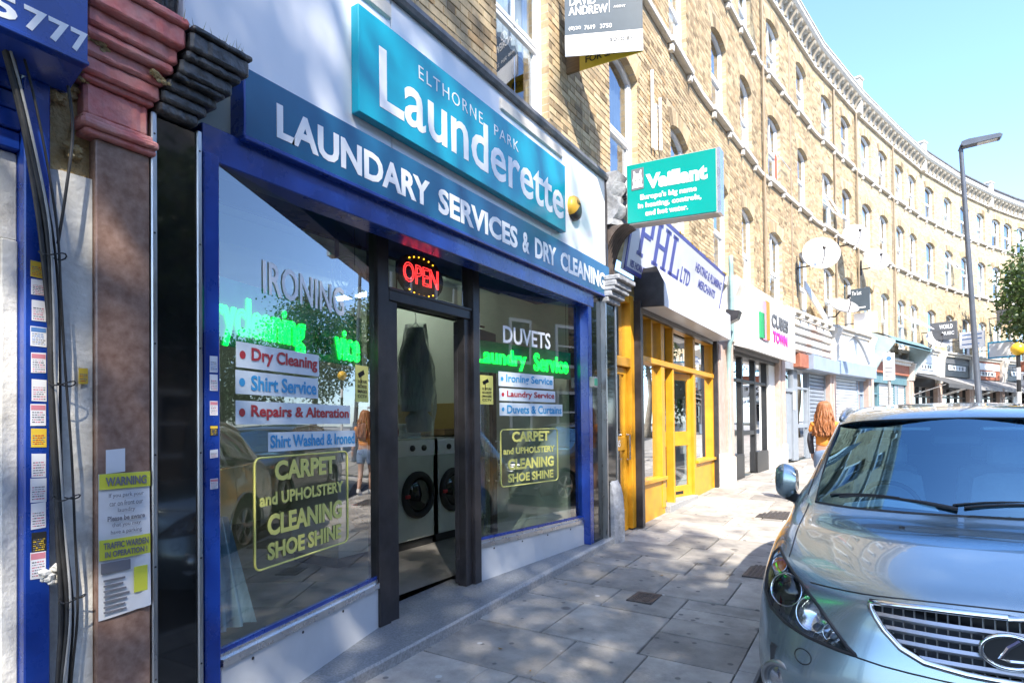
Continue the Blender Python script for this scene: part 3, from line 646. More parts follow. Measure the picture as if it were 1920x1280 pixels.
oc = (-.41, 3.84, 2.79); m = MB(); pts = [(.29*cos(a), .185*sin(a)) for a in [2*pi*k/28 for k in range(28)]]; m.prism(pts, (.02, 0, 0), oc, YV, ZV); m.build('panel', m_rub, op)
text('led_lettering', 'OPEN', .3, (oc[0]+.022, 3.62, 2.72), YV, ZV, m_led, op, width=.44, height=.16, outline=.0038)
m = MB()
for k in range(26):
    a = 2*pi*k/26
    if abs(sin(a)) < .72: continue
    m.lathe([(.007, 0), (.006, .006), (0, .008)], (oc[0]+.02, oc[1]+.26*cos(a), oc[2]+.155*sin(a)), XV, 6)
tag(m.build('led_dots', m_ledy, op), kind='stuff')
for s in (-.1, .1): m = MB(); m.tube([(oc[0], oc[1]+s, oc[2]+.15), (oc[0], oc[1]+s*.2, 3.02)], .003, 5); m.build('chain', m_alu, op)
# ---------------- room behind
rm = thing('shop_room', None, None, (-2.5, 4, .2)); tag(rm, kind='structure')
RX0, RX1, RY0, RY1, RZ1 = -5.2, -.04, 1.5, 6.42, 3.42
m = MB(); m.add([(RX0, RY0, .17), (-.6, RY0, .17), (-.6, RY1, .17), (RX0, RY1, .17)], [(0, 1, 2, 3)]); m.build('floor', m_rfloor, rm)
m = MB(); m.add([(RX0, RY0, RZ1), (RX1, RY0, RZ1), (RX1, RY1, RZ1), (RX0, RY1, RZ1)], [(0, 1, 2, 3)]); m.build('ceiling', m_ceil, rm)
m = MB()
for a, b in (((RX0, RY0), (RX0, RY1)), ((RX0, RY0), (RX1, RY0)), ((RX0, RY1), (RX1, RY1))): m.add([(*a, .1), (*b, .1), (*b, RZ1), (*a, RZ1)], [(0, 1, 2, 3)])
m.build('walls', m_room, rm)
m = MB(); m.cbox(-.75, -.06, RY0, RY1, 3.08, RZ1, .005); m.build('lintel', m_ceil, rm)
B('pipe_duct', m_ceil, rm, (-2.2, -1.95, RY0, RY1, 3.15, 3.4)); m = MB(); m.tube([(-1.3, RY0, 3.25), (-1.3, RY1, 3.25)], .035, 8); m.build('ceiling_pipe', m_alu, rm)
def tubelight(x0, x1, y, label):
    t = thing('strip_light', label, 'light', ((x0+x1)/2, y, 3.3), group='strip lights on the launderette ceiling')
    B('batten', m_vwhite, t, (x0, x1, y-.05, y+.05, 3.32, 3.4)); m = MB(); m.tube([(x0+.03, y, 3.29), (x1-.03, y, 3.29)], .018, 8); m.build('tube', m_tube, t)
tubelight(-3.5, -1.7, 5.75, 'lit fluorescent strip light crossing behind the OPEN sign'); tubelight(-5.0, -3.3, 2.6, 'added fluorescent strip light out of view deep in the launderette')  # second strip is an added lamp, out of view, lighting the room
def washer(x, y, w, h, label, dark=False):
    t = thing('washing_machine', label, 'washing machine', (x, y, .17), group='washing machines in the launderette')
    B('cabinet', m_wash, t, (x-.7, x, y-w/2+.008, y+w/2-.008, .27, h)); B('plinth', m_rub, t, (x-.68, x-.03, y-w/2+.02, y+w/2-.02, .17, .27))
    B('control_panel', m_vwhite, t, (x-.02, x+.012, y-w/2+.02, y+w/2-.02, h-.2, h-.02))
    zc = .27+(h-.45)*.52; r = .27
    m = MB(); m.lathe([(r, 0), (r, .03), (r*.92, .06), (r*.75, .055), (r*.72, .02)], (x, y, zc), XV, 28); m.build('door_ring', m_rub, t, smooth=True)
    m = MB(); m.lathe([(r*.73, .02), (r*.6, .06), (r*.3, .085), (0, .09)], (x, y, zc), XV, 24); m.build('door_glass', m_black, t, smooth=True)
    for k in range(2): m = MB(); m.lathe([(.035, 0), (.035, .02), (.02, .035), (0, .035)], (x+.012, y-.1+.2*k, h-.11), XV, 12); m.build('dial', m_alu, t, smooth=True)
    m = MB(); m.cbox(x+.03, x+.07, y-r*.95, y-r*.7, zc-.02, zc+.02, .005); m.build('handle', m_red, t)
for k, y in enumerate((4.55, 5.35, 6.02)): washer(-1.75, y, .78, 1.42, ['large front-loading washing machine just inside the door', 'front-loading washing machine, second from the door', 'front-loading washing machine deepest in the shop behind the right window'][k])
for k, y in enumerate((2.2, 3.0, 3.8)): washer(-4.3, y, .76, 1.1, ['washing machine on the back wall, leftmost', 'washing machine on the back wall, middle', 'washing machine on the back wall, rightmost'][k])
ck = thing('wall_shelf', 'brown shelf with an olive panel along the wall above the machines', 'shelf', (-3.3, 6.2, 1.44))
B('back_panel', m_tan, ck, (-4.8, -1.9, 6.36, 6.41, 1.52, 1.86)); B('shelf', m_wood, ck, (-4.8, -1.9, 6.05, 6.41, 1.44, 1.52))
# polythene-wrapped clothes on a rail
cl = thing('wrapped_clothes', 'clothes in clear polythene hanging inside the doorway', 'clothes', (-1.45, 5.0, 1.35))
def drape(cx_, cy_, w, z0, z1, mat, nm, par, n=14, dep=.09):
    rings = []
    for q in range(9):
        f = q/8; z = z1+(z0-z1)*f; ww = w*(.25+.75*min(1, f*2.6))*(1-.22*max(0, f-.75)*4*.5)
        rings.append([(cx_+dep*sin(a)*(1+.25*sin(5*a+q)), cy_+ww/2*cos(a)*(1+.05*sin(7*a+2*q)), z) for a in [2*pi*k/n for k in range(n)]])
    m = MB(); m.loft(rings, closed=True); return m.build(nm, mat, par, smooth=True)
m_cloth = pm('grey_garment', (.36, .41, .42), .9, var=.3, scale=7, stretch=(1, 6, 1))
m_cloth2 = pm('pale_garment', (.42, .42, .40), .9, var=.2, scale=7, stretch=(1, 6, 1))
drape(-1.45, 5.0, .5, 1.72, 2.62, m_cloth, 'garment', cl); drape(-1.45, 5.0, .58, 1.45, 2.66, m_poly, 'polythene_cover', cl, dep=.12); drape(-1.43, 5.02, .4, 1.5, 1.75, m_cloth2, 'garment', cl, dep=.08)
m = MB(); m.tube([(-1.45, 4.9, 2.6), (-1.45, 5.0, 2.68), (-1.45, 5.1, 2.6)], .004, 5); m.tube([(-1.45, 5.0, 2.68), (-1.45, 5.0, 2.76), (-1.45, 4.98, 2.79)], .004, 5); m.build('hanger', m_silver, cl)
rl = thing('clothes_rail', 'dark pole rail above the washing machines', 'rail', (-1.45, 5.2, 2.8)); m = MB(); m.tube([(-1.45, 4.62, 2.8), (-1.45, 6.3, 2.8)], .014, 8); m.build('pole', m_alu, rl)
for y in (4.7, 6.2): m = MB(); m.tube([(-1.45, y, 2.8), (-1.45, y, 3.42)], .008, 6); m.build('hanger_rod', m_alu, rl)
fn = thing('wall_fan', 'grey round wall fan near the ceiling inside the launderette', 'fan', (-1.1, 3.7, 2.7))
m = MB()
for k in range(3): m.tube([(-1.1+.02*k, 3.72+(.2-.03*k)*cos(a), 2.85+(.2-.03*k)*sin(a)) for a in [2*pi*q/24 for q in range(24)]], .006, 5, closed=True)
m.build('guard', m_vwhite, fn); m = MB()
for k in range(4):
    a = k*pi/2; m.prism([(.03*cos(a), .03*sin(a)), (.17*cos(a-.35), .17*sin(a-.35)), (.18*cos(a+.35), .18*sin(a+.35))], (.004, 0, 0), (-1.09, 3.72, 2.85), YV, ZV)
tag(m.build('blades', m_panel, fn), kind='stuff'); m = MB(); m.tube([(-1.12, 3.72, 2.85), (-1.25, 3.72, 3.0), (-1.25, 3.72, 3.42)], .02, 8); m.build('bracket', m_alu, fn)
cu_ = thing('folded_curtain', 'pale blue curtain bundle hanging in the left window corner', 'curtain', (-.25, 1.95, .5))
m = MB(); m.loft([[(-.14-.10*sin(k*1.3)*.3, 1.84+.02*k*(0.35+.65*(1-q/6)), .5+.6*q/6) for k in range(14)] for q in range(7)]); m.build('cloth', pm('pale_curtain', (.36, .5, .6), .9, var=.2, scale=10, stretch=(1, 6, .3)), cu_, smooth=True)

def goods(label, name, boxes, mt, loc):
    t = thing(name, label, 'box', loc); 
    for b in boxes: B('side', mt, t, b)
goods('white plastic crate on top of the washing machine by the door', 'plastic_crate', ((-2.1, -2.08, 4.3, 4.62, 1.42, 1.6), (-1.84, -1.82, 4.3, 4.62, 1.42, 1.6), (-2.08, -1.84, 4.3, 4.32, 1.42, 1.6), (-2.08, -1.84, 4.6, 4.62, 1.42, 1.6), (-2.08, -1.84, 4.32, 4.6, 1.42, 1.44)), m_vwhite, (-1.96, 4.46, 1.42))
goods('small red detergent packet beside the crate', 'detergent_packet', ((-1.9, -1.82, 4.68, 4.82, 1.42, 1.52),), m_red, (-1.86, 4.75, 1.42))
goods('white towel pile on the second washing machine', 'towel_pile', tuple((-2.15, -1.85, 5.2+.01*k, 5.55-.01*k, 1.42+.035*k, 1.45+.035*k) for k in range(5)), m_strip, (-2.0, 5.4, 1.42))
# ================================================================== left neighbour and the pilasters beside the launderette
m_wwall = pm('flaking_white_render', (.66, .64, .58), .85, var=.15, scale=5, bump=.35, bscale=30, dirt=.75, dirtcol=(.16, .13, .10))
m_marble = pm('brown_marble', (.20, .115, .085), .22, col2=(.33, .22, .175), scale=22, rvar=.08, bump=.05)
m_redpaint = pm('flaking_red_paint', (.58, .12, .10), .55, col2=(.66, .33, .29), scale=7, bump=.4, bscale=22, dirt=.5, dirtcol=(.16, .07, .06))
m_blackpaint = pm('weathered_black_paint', (.02, .021, .022), .4, col2=(.09, .088, .085), scale=9, bump=.6, bscale=22, dirt=.75, dirtcol=(.25, .22, .18))
m_rubble = pm('exposed_rubble', (.36, .25, .10), .95, col2=(.5, .38, .2), scale=20, bump=.8, bscale=60)
m_cable = pm('black_cable', (.022, .021, .02), .55, var=.4, scale=12, dirt=.4, dirtcol=(.16, .14, .12))
m_gcable = pm('grey_conduit', (.33, .33, .32), .5, var=.2, scale=10, dirt=.4)
nb = thing('blue_neighbour_shop', 'blue shopfront at the left edge with white framed window', 'shopfront', (0, 0, gz(0)))
B('post', m_blue, nb, (-.1, .055, .985, 1.07, gz(1), 2.93))
B('window_frame', m_wwall, nb, (-.12, .0, .93, .985, gz(1), 2.30), (-.12, .0, -1.6, .93, 2.16, 2.30), (-.12, .0, -1.6, .93, .45, .6), (-.12, 0, -.4, -.3, .6, 2.16))
B('riser', m_wwall, nb, (-.12, -.02, -1.6, .93, gz(0)-.1, .45)); B('upper_panel', m_wwall, nb, (-.12, -.01, -1.6, .985, 2.30, 2.64))
m = MB(); m.add([(-.06, -1.6, .6), (-.06, .93, .6), (-.06, .93, 2.16), (-.06, -1.6, 2.16)], [(0, 1, 2, 3)]); m.build('pane', m_glass, nb)
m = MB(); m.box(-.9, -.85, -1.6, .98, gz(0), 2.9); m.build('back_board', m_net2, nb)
for k in range(4): B('head_board', m_blue, nb, (-.12, .02+.012*(k % 2), -1.6, .985, 2.645+.075*k, 2.715+.075*k))
B('pilaster', m_blue, nb, (-.12, .05, -1.9, -1.6, gz(-1.7), 2.95))
sg = thing('phone_number_sign', 'blue sign box with white digits 5777 at the top left', 'sign', (.1, 0, 2.95))
m = MB(); m.prism([(-.1, 2.965), (.05, 2.93), (.22, 3.0), (.22, 3.75), (-.1, 3.75)], (0, 3.03, 0), (0, -1.9, 0), XV, ZV); m.build('box', m_blue, sg)
B('edge_trim', m_blue, sg, (.05, .226, -1.9, 1.135, 2.985, 3.003))
for ch, y0, y1 in (('5', .82, .905), ('7', .925, .995), ('7', 1.0, 1.066), ('7', 1.072, 1.13)): text('digit', ch, .2, (.2215, y0, 3.022), YV, (0, 0, 1), m_vwhite, sg, bold=.006, width=y1-y0, height=.086)
B('wall_above', m_wwall, nb, (-.5, -.06, -1.9, 1.2, 3.0, 4.4))
wp = thing('white_wall_strip', 'narrow strip of flaking white wall behind the cable bundle', 'wall', (0, 1.15, gz(1.1)))
m = MB(); n = 40
rg = [[(-.1, 1.07, z), (.0+.008*sin(z*9), 1.075, z), (.012+.01*sin(z*5+1), 1.12, z), (.02+.006*sin(z*13), 1.2, z), (.025, 1.231, z), (-.1, 1.231, z)] for z in [gz(1.1)-.05+(2.68+.05)*k/n for k in range(n+1)]]
m.loft(rg, closed=True, cap=True); m.build('render', m_wwall, wp, smooth=True, auto=40)
rr = random.Random(3)
def lump(name, c, r, mat, par, n=5, sq=(1, 1, 1), cnt=11):
    """patch of broken masonry: a cluster of small angular stones"""
    m = MB()
    for q in range(cnt):
        o = [c[0]+rr.uniform(-.25, .25)*r*sq[0], c[1]+rr.uniform(-.8, .8)*r*sq[1], c[2]+rr.uniform(-.75, .75)*r*sq[2]]; s_ = r*rr.uniform(.25, .5); rings = []
        for i in range(n+1):
            a = pi*i/n; rings.append([(o[0]+.6*s_*sin(a)*cos(2*pi*k/7)*rr.uniform(.6, 1.3), o[1]+s_*sin(a)*sin(2*pi*k/7)*rr.uniform(.6, 1.3), o[2]+s_*.8*cos(a)*rr.uniform(.8, 1.1)) for k in range(7)])
        m.loft(rings, closed=True)
    return tag(m.build(name, mat, par), kind='stuff')
lump('rubble', (.0, 1.13, 2.93), .07, m_rubble, wp); lump('rubble', (.015, 1.15, 2.72), .05, m_rubble, wp); lump('plaster_chunk', (.06, 1.08, 1.0), .05, m_wwall, wp)
B('backing', m_rubble, wp, (-.2, -.01, 1.07, 1.24, 2.62, 3.5))
mp_ = thing('marble_pilaster', 'brown speckled marble pilaster under the red capital', 'pilaster', (0, 1.34, gz(1.3)))
B('shaft', m_marble, mp_, (-.3, .05, 1.234, 1.452, gz(1.3)-.05, 2.79))
def stack(t, rings, mat, nm='moulding'):
    """stepped capital: each ring (z0,z1,x_out,y0,y1) with a rolled edge"""
    for z0, z1, xo, y0, y1 in rings:
        h = z1-z0; c = min(.012, h*.3); m = MB(); N = 7
        jit = [rr.gauss(0, .0005) for _ in range(30)]; wob = rr.uniform(0, 6)
        def ol(i): return [(-.3, y0+i), (-.1, y0+i), (xo*.4, y0+i), (xo-c-i, y0+i)]+[(xo-i-.0012*(1+sin(k*1.7+wob))-(.006 if (k*7+int(wob*9)) % 17 == 3 else 0) if 0 < k < 12 else xo-i, y0+c+i+(y1-y0-2*c-2*i)*k/12) for k in range(13)]+[(xo-c-i, y1-i), (xo*.4, y1-i), (-.1, y1-i), (-.3, y1-i)]
        m.loft([[(x+jit[q]*(1 if x > 0 else 0)+rr.uniform(-.0012, .0012), y+rr.uniform(-.001, .001), z0+zz+jit[-q-1]*.5) for q, (x, y) in enumerate(ol(i))] for i, zz in ((c, 0), (c*.3, c*.4), (0, c), (0, h-c), (c*.3, h-c*.4), (c, h))], closed=True, cap=True); m.build(nm, mat, t)
rc = thing('red_capital', 'flaking pinkish red moulded capital on the marble pilaster', 'capital', (0, 1.34, 2.79))
stack(rc, [(2.79, 2.815, .075, 1.185, 1.47), (2.815, 2.85, .095, 1.165, 1.475), (2.85, 2.875, .07, 1.18, 1.46), (2.875, 3.01, .055, 1.19, 1.445), (3.01, 3.035, .075, 1.175, 1.46), (3.035, 3.10, .10, 1.16, 1.475), (3.10, 3.16, .115, 1.155, 1.485), (3.16, 3.20, .15, 1.15, 1.51), (3.20, 3.27, .165, 1.15, 1.52), (3.27, 3.36, .20, 1.15, 1.535), (3.36, 3.40, .22, 1.145, 1.545)], m_redpaint)
lump('rubble', (.115, 1.20, 3.16), .045, m_rubble, rc, sq=(.6, 1.3, .8)); lump('rubble', (.13, 1.46, 3.125), .04, m_rubble, rc, sq=(.6, 1.5, .6)); lump('rubble', (.06, 1.185, 3.02), .03, m_rubble, rc)
bp = thing('black_glass_pilaster', 'black glass pilaster with stainless edge strips', 'pilaster', (0, 1.57, gz(1.5)))
B('glass_panel', m_black, bp, (-.1, .045, 1.475, 1.675, gz(1.5)-.05, 2.99)); B('edge_strip', m_steel, bp, (-.1, .058, 1.456, 1.482, gz(1.5)-.05, 3.0)); B('edge_strip', m_steel, bp, (-.1, .058, 1.668, 1.694, gz(1.5)-.05, 3.0))
for y in (1.469, 1.681):
    for z in (.45, .95, 1.45, 1.95, 2.45, 2.9): q = MB(); q.lathe([(.005, 0), (.004, .002), (0, .003)], (.058, y, z), XV, 8); q.build('screw', m_alu, bp)
B('backing_wall', m_blackpaint, bp, (-.4, -.1, 1.45, 1.74, gz(1.5), 3.45))
bc = thing('black_capital', 'weathered black moulded capital with weeds growing on its ledge', 'capital', (0, 1.6, 3.0))
stack(bc, [(3.0, 3.05, .09, 1.475, 1.66), (3.05, 3.10, .11, 1.478, 1.69), (3.10, 3.15, .13, 1.49, 1.73), (3.15, 3.175, .16, 1.515, 1.75), (3.175, 3.24, .175, 1.525, 1.78), (3.24, 3.28, .20, 1.54, 1.81), (3.28, 3.36, .22, 1.547, 1.84), (3.36, 3.385, .235, 1.55, 1.85)], m_blackpaint)
def console(t, x0, x1, y0, y1, z0, z1, nfl, mat):
    """fluted scroll bracket: curved in section, flutes run up the curve"""
    n = 14; rings = []; w = (y1-y0)/nfl
    for k in range(n+1):
        a = k/n; xx = x0+(x1-x0)*(1-cos(a*pi/2)); zz = z0+(z1-z0)*sin(a*pi/2); row = []
        for f in range(nfl):
            for q, dpt in ((.08, 0), (.3, 1), (.5, 1.25), (.7, 1), (.92, 0)): row.append((xx-.016*dpt, y0+(f+q)*w, zz))
        rings.append(row)
    m = MB(); m.loft(rings); m.build('fluted_scroll', mat, t, smooth=True)
    m = MB(); m.prism([(x0-.3, z0)]+[(x0+(x1-x0)*(1-cos(k/n*pi/2))-.02, z0+(z1-z0)*sin(k/n*pi/2)) for k in range(n+1)]+[(x0-.3, z1)], (0, y1-y0, 0), (0, y0, 0), XV, ZV); m.build('core', mat, t)
console(bc, -.02, .24, 1.25, 1.6, 3.39, 4.1, 6, m_blackpaint); B('console_block', m_blackpaint, bc, (-.3, -.03, 1.2, 1.63, 3.4, 4.5))
m_weed = pm('dry_weed', (.26, .24, .10), .9, var=.4, scale=30)
wdm = MB()
for k in range(60):
    y = rr.uniform(1.5, 1.84); x = rr.uniform(.1, .22); h = rr.uniform(.015, .06); a = rr.uniform(0, 6.28); d = .02
    wdm.add([(x, y, 3.384), (x+.003, y+.003, 3.384), (x+d*cos(a), y+d*sin(a), 3.384+h)], [(0, 1, 2)])
tag(wdm.build('weeds', m_weed, bc), kind='stuff')
# cables
cb = thing('cable_bundle', 'bundle of black cables running down the white wall strip', 'cables', (.08, 1.1, gz(1.1)))
base = [(.14, .86, 3.25), (.12, .894, 3.11), (.11, .943, 2.94), (.10, .993, 2.70), (.09, 1.053, 2.37), (.08, 1.08, 2.08), (.075, 1.094, 1.79), (.07, 1.107, 1.47), (.07, 1.116, 1.16), (.07, 1.134, .84), (.07, 1.115, .5), (.07, 1.10, -.05)]
def smooth(P, n=6):
    a = _cr(np.array(P, float), n); return [tuple(p) for p in a]
for k in range(7):
    o = (rr.uniform(-.012, .02), rr.uniform(-.035, .03)); ph = rr.uniform(0, 6)
    P = [(p[0]+o[0]*(1 if i > 1 else .3), p[1]+o[1]+.008*sin(i*1.3+ph), p[2]) for i, p in enumerate(base)]
    m = MB(); m.tube(smooth(P), rr.choice([.005, .006, .008, .0095]) if k != 2 else .005, 6); m.build('cable', m_cable if k != 2 else m_gcable, cb, smooth=True)
for z in (2.25, 1.75, 1.3, .9): m = MB(); y = float(np.interp(-z, [-p[2] for p in base], [p[1] for p in base])); m.tube([(.09+.03*cos(a), y+.045*sin(a), z+.01*sin(a*2)) for a in [2*pi*q/14 for q in range(14)]], .003, 5, closed=True); m.build('cable_tie', m_cable, cb)
m = MB(); m.tube(smooth([(.13, 1.10, 2.92), (.12, 1.12, 2.75), (.11, 1.10, 2.5), (.08, 1.085, 2.3)]), .006, 6); m.build('cable', m_cable, cb, smooth=True)
# stickers
m_paper = pm('sticker_paper', (.70, .71, .74), .6, var=.06); m_oyel = pm('sticker_yellow', (.65, .45, .04), .55, var=.1); m_grey = pm('grey_ink', (.16, .16, .18), .6); m_pink = pm('pink_print', (.55, .2, .25), .6); m_bprint = pm('blue_ink', (.08, .2, .45), .6)
def sticker(y0, y1, z0, z1, x, label, kind, nrm='x'):
    t = thing('sticker', label, 'sticker', (x, (y0+y1)/2, z0), group='stickers on the shopfront posts'); base_m = {'y': m_oyel, 'w': m_paper, 'b': m_paper, 'k': m_ink}[kind]
    j = rr.uniform(-.004, .004)
    m = MB(); m.prism([(y0, z0), (y1, z0+j), (y1, z1+j), (y0, z1)], (.0015, 0, 0), (x, 0, 0), YV, ZV); m.build('sheet', base_m, t)
    h = z1-z0; w = y1-y0
    ml = {'y': m_red, 'w': m_pink, 'b': m_bprint, 'k': m_oyel}[kind]
    if rr.random() < .5: m = MB(); m.box(x+.0015, x+.002, y0+w*.03, y0+w*.97, z1-h*.28, z1-h*.05); m.build('print_header', ml, t)
    a = z1-h*.36
    while a > z0+h*.1:
        lh = h*rr.uniform(.025, .06); e = y0+w*.1
        while e < y0+w*.82:
            ln = w*rr.uniform(.06, .22); m = MB(); m.box(x+.0015, x+.002, e, min(e+ln, y0+w*.92), a-lh, a); m.build('print_line', ml if rr.random() < .5 else m_grey, t); e += ln+w*.04
        a -= lh+h*.06
ZS = [(2.222, 2.16), (2.15, 2.09), (2.07, 1.99), (1.968, 1.892), (1.866, 1.788), (1.764, 1.68), (1.668, 1.584), (1.574, 1.502), (1.477, 1.386), (1.382, 1.29), (1.285, 1.186), (1.174, 1.098), (1.099, .996)]
KS = 'ywwbwwwyww' 'wkw'; ORD = ['topmost', 'second', 'third', 'fourth', 'fifth', 'sixth', 'seventh', 'eighth', 'ninth', 'tenth', 'eleventh', 'twelfth', 'lowest']
KN = {'y': 'yellow and red', 'w': 'white and pink', 'b': 'white and blue', 'k': 'dark'}
for k, (a, b) in enumerate(ZS): sticker(1.004+.002*(k % 3), 1.054+.002*(k % 2), b, a, .0555, '%s of the stickers down the blue post at the left edge, %s' % (ORD[k], KN[KS[k]]), KS[k])
sticker(1.178, 1.212, 1.755, 1.82, .0285, 'small red and yellow sticker alone on the white wall strip', 'y')
for k, (a, b, kd, w) in enumerate(((2.02, 1.94, 'b', 'pale blue'), (1.93, 1.85, 'w', 'white and pink'), (1.80, 1.73, 'w', 'white and pink'), (1.68, 1.63, 'k', 'dark'), (1.56, 1.52, 'w', 'red and white'), (1.42, 1.37, 'w', 'torn white'))): sticker(1.735, 1.775, b-.1, a-.1, .0455, '%s of the stickers on the launderette left blue post, %s' % (ORD[k], w), kd)
# warning notice
wn = thing('warning_notice', 'curled white and yellow WARNING notice taped to the marble pilaster', 'notice', (.05, 1.33, .77))
m_nyel = pm('notice_yellow', (.58, .60, .06), .5, var=.05); m_grey = pm('grey_ink', (.16, .16, .18), .6); m_npap = pm('notice_paper', (.64, .66, .69), .4, var=.05)
m = MB(); cols = 8; m.loft([[(.054+.006*sin(k/cols*3.1)+(.012*(1-q/6) if k > 6 else 0), 1.24+.205*k/cols, .77+.61*q/6+.02*k/cols*(1-q/6)) for k in range(cols+1)] for q in range(7)]); m.build('sheet', m_npap, wn, smooth=True)
for z0, z1 in ((1.315, 1.38), (1.02, 1.105)): m = MB(); m.loft([[(.0615+.006*sin(k/cols*3.1), 1.24+.205*k/cols, z) for k in range(cols+1)] for z in (z0, z1)]); m.build('yellow_bar', m_nyel, wn)
for body, z, h, w, b in (('WARNING', 1.328, .038, .165, .012), ('If you park your', 1.275, .022, .14, .003), ('car on front our', 1.243, .022, .135, .003), ('laundry', 1.211, .022, .07, .003), ('Please be aware', 1.18, .022, .15, .01), ('that you may', 1.15, .022, .115, .003), ('have a parking', 1.12, .022, .125, .003), ('TRAFFIC WARDEN', 1.065, .028, .18, .01), ('IN OPERATION !', 1.03, .026, .17, .01)):
    text('lettering', body, .1, (.0695, 1.343-w/2, z), YV, ZV, m_grey, wn, bold=b*.3, width=w, height=h, extr=.0003)
B('photo_strip', m_grey, wn, (.0635, .0675, 1.245, 1.36, .965, 1.01)); m = MB(); m.box(.0635, .067, 1.375, 1.43, .86, .97); m.build('vest_picture', m_nyel, wn)
for k in range(7): m = MB(); z = .935-.022*k; m.box(.064, .0672, 1.255, 1.255+rr.uniform(.07, .105), z-.004, z+.004); m.build('small_print', m_grey, wn)
m = MB(); m.prism([(1.27, 1.38), (1.345, 1.385), (1.345, 1.485), (1.27, 1.48)], (.002, 0, 0), (.051, 0, 0), YV, ZV); tag(m.build('flyer', m_paper), 'small white flyer above the warning notice', 'flyer')

# ================================================================== right pilaster of the launderette
bp2 = thing('dark_pilaster', 'black pilaster with steel edge and chipped stone base right of the launderette', 'pilaster', (0, 6.6, gz(6.6)))
B('black_panel', m_black, bp2, (-.3, .0, 6.36, 6.62, gz(6.5), 3.06)); B('edge_strip', m_steel, bp2, (-.2, .06, 6.62, 6.66, gz(6.6), 3.06)); B('mirror_face', m_black, bp2, (-.3, .05, 6.66, 6.93, gz(6.6), 3.0)); B('edge_strip', m_steel, bp2, (-.2, .06, 6.93, 6.965, gz(6.6), 3.06))
m_chip = pm('chipped_stone', (.30, .31, .33), .85, var=.35, scale=9, bump=.7, bscale=18, dirt=.5)
m = MB(); m.loft([[(-.2, 6.72, z), (.1*w, 6.72, z), (.14*w, 6.8, z), (.15*w, 6.92, z), (.1*w, 6.98, z), (-.2, 6.98, z)] for z, w in ((gz(6.8)-.02, 1), (.5, 1.0), (.7, .9), (.82, .7), (.88, .42))], closed=True, cap=True); m.build('stone_base', m_chip, bp2, smooth=True, auto=35)
stack(bp2, [(3.0, 3.06, .10, 6.62, 7.0), (3.06, 3.13, .14, 6.62, 7.05), (3.13, 3.18, .18, 6.62, 7.1), (3.18, 3.25, .20, 6.62, 7.12), (3.25, 3.31, .24, 6.62, 7.16)], m_chip, 'capital_moulding')
m_scroll = pm('soot_brown_scroll', (.06, .045, .038), .5, col2=(.13, .1, .085), scale=10, bump=.2)
console(bp2, -.02, .3, 6.78, 7.10, 3.31, 3.93, 6, m_scroll); B('console_block', m_blue if False else m_alu, bp2, (-.3, -.02, 6.76, 7.12, 3.31, 4.0))
m = MB(); m.loft([[(-.2, 6.74, z), (.14+.05*sin(z*17), 6.76+.03*sin(z*11), z), (.2+.05*sin(z*23+1), 6.9, z), (.16+.05*cos(z*19), 7.06+.03*sin(z*13), z), (-.2, 7.1, z)] for z in [3.95+.07*k for k in range(10)]], closed=True, cap=True); m.build('broken_stonework', m_chip, bp2, smooth=True, auto=30)
pbx = thing('junction_box', 'small green and grey box on the blue post right of the window', 'junction box', (.0, 6.3, 2.0)); B('case', m_gcable, pbx, (.0, .06, 6.27, 6.37, 1.98, 2.1)); B('label_plate', pm('green_plate', (.05, .35, .2), .5), pbx, (.06, .064, 6.28, 6.36, 2.0, 2.08))

# ================================================================== heating merchants (yellow shopfront)
m_yw = pm('yellow_paint', (.62, .295, .015), .42, var=.15, scale=5, rvar=.1, dirt=.15, dirtcol=(.25, .12, .02))
m_phl = pm('grey_white_sign', (.55, .57, .62), .35, var=.07, scale=2, dirt=.3, dirtcol=(.4, .4, .42))
m_pblue = pm('violet_blue_letter', (.05, .06, .28), .4, var=.1); m_moss = pm('ochre_moss', (.32, .22, .05), .95, var=.4, scale=20, bump=.6)
yf = thing('yellow_shopfront', 'yellow painted timber shopfront with half open glazed door', 'shopfront', (0, 7, gz(7.5)))
zg = lambda y: gz(y)+.02
# side door 185
B('door_frame', m_yw, yf, (-.12, .0, 6.97, 7.02, zg(7), 3.25), (-.12, .01, 7.58, 7.70, zg(7.5), 3.25), (-.12, .005, 7.02, 7.58, 2.30, 2.42), (-.12, 0, 7.02, 7.58, 3.15, 3.25))
sd = B('side_door', m_yw, yf, (-.10, -.05, 7.03, 7.12, zg(7), 2.29), (-.10, -.05, 7.48, 7.57, zg(7), 2.29), (-.10, -.05, 7.12, 7.48, 2.2, 2.29), (-.10, -.045, 7.12, 7.48, 1.22, 1.40), (-.10, -.05, 7.12, 7.48, zg(7), .45))
text('house_number', '185', .12, (-.043, 7.14, 1.27), YV, ZV, m_vwhite, sd, bold=.003, width=.16, height=.085)
m = MB(); m.box(-.045, -.04, 7.22, 7.38, .36, .40); m.build('letter_slot', m_ink, sd); m = MB(); m.tube([(-.04, 7.52, 1.1), (0, 7.52, 1.1), (0, 7.52, 1.42), (-.04, 7.52, 1.42)], .012, 6); m.build('handle', m_silver, sd)
def ypane(y0, y1, z0, z1, x=-.075, par=None): m = MB(); m.add([(x, y0, z0), (x, y1, z0), (x, y1, z1), (x, y0, z1)], [(0, 1, 2, 3)]); return m.build('pane', m_glass, par or yf)
ypane(7.12, 7.48, .45, 1.22, par=sd); ypane(7.12, 7.48, 1.4, 2.2, par=sd); ypane(7.02, 7.58, 2.42, 3.15)
B('shutter_guide', m_alu, yf, (-.05, .10, 7.70, 7.80, zg(7.6), 3.2)); B('shutter_guide', m_alu, yf, (-.05, .08, 12.05, 12.13, zg(12), 3.15))
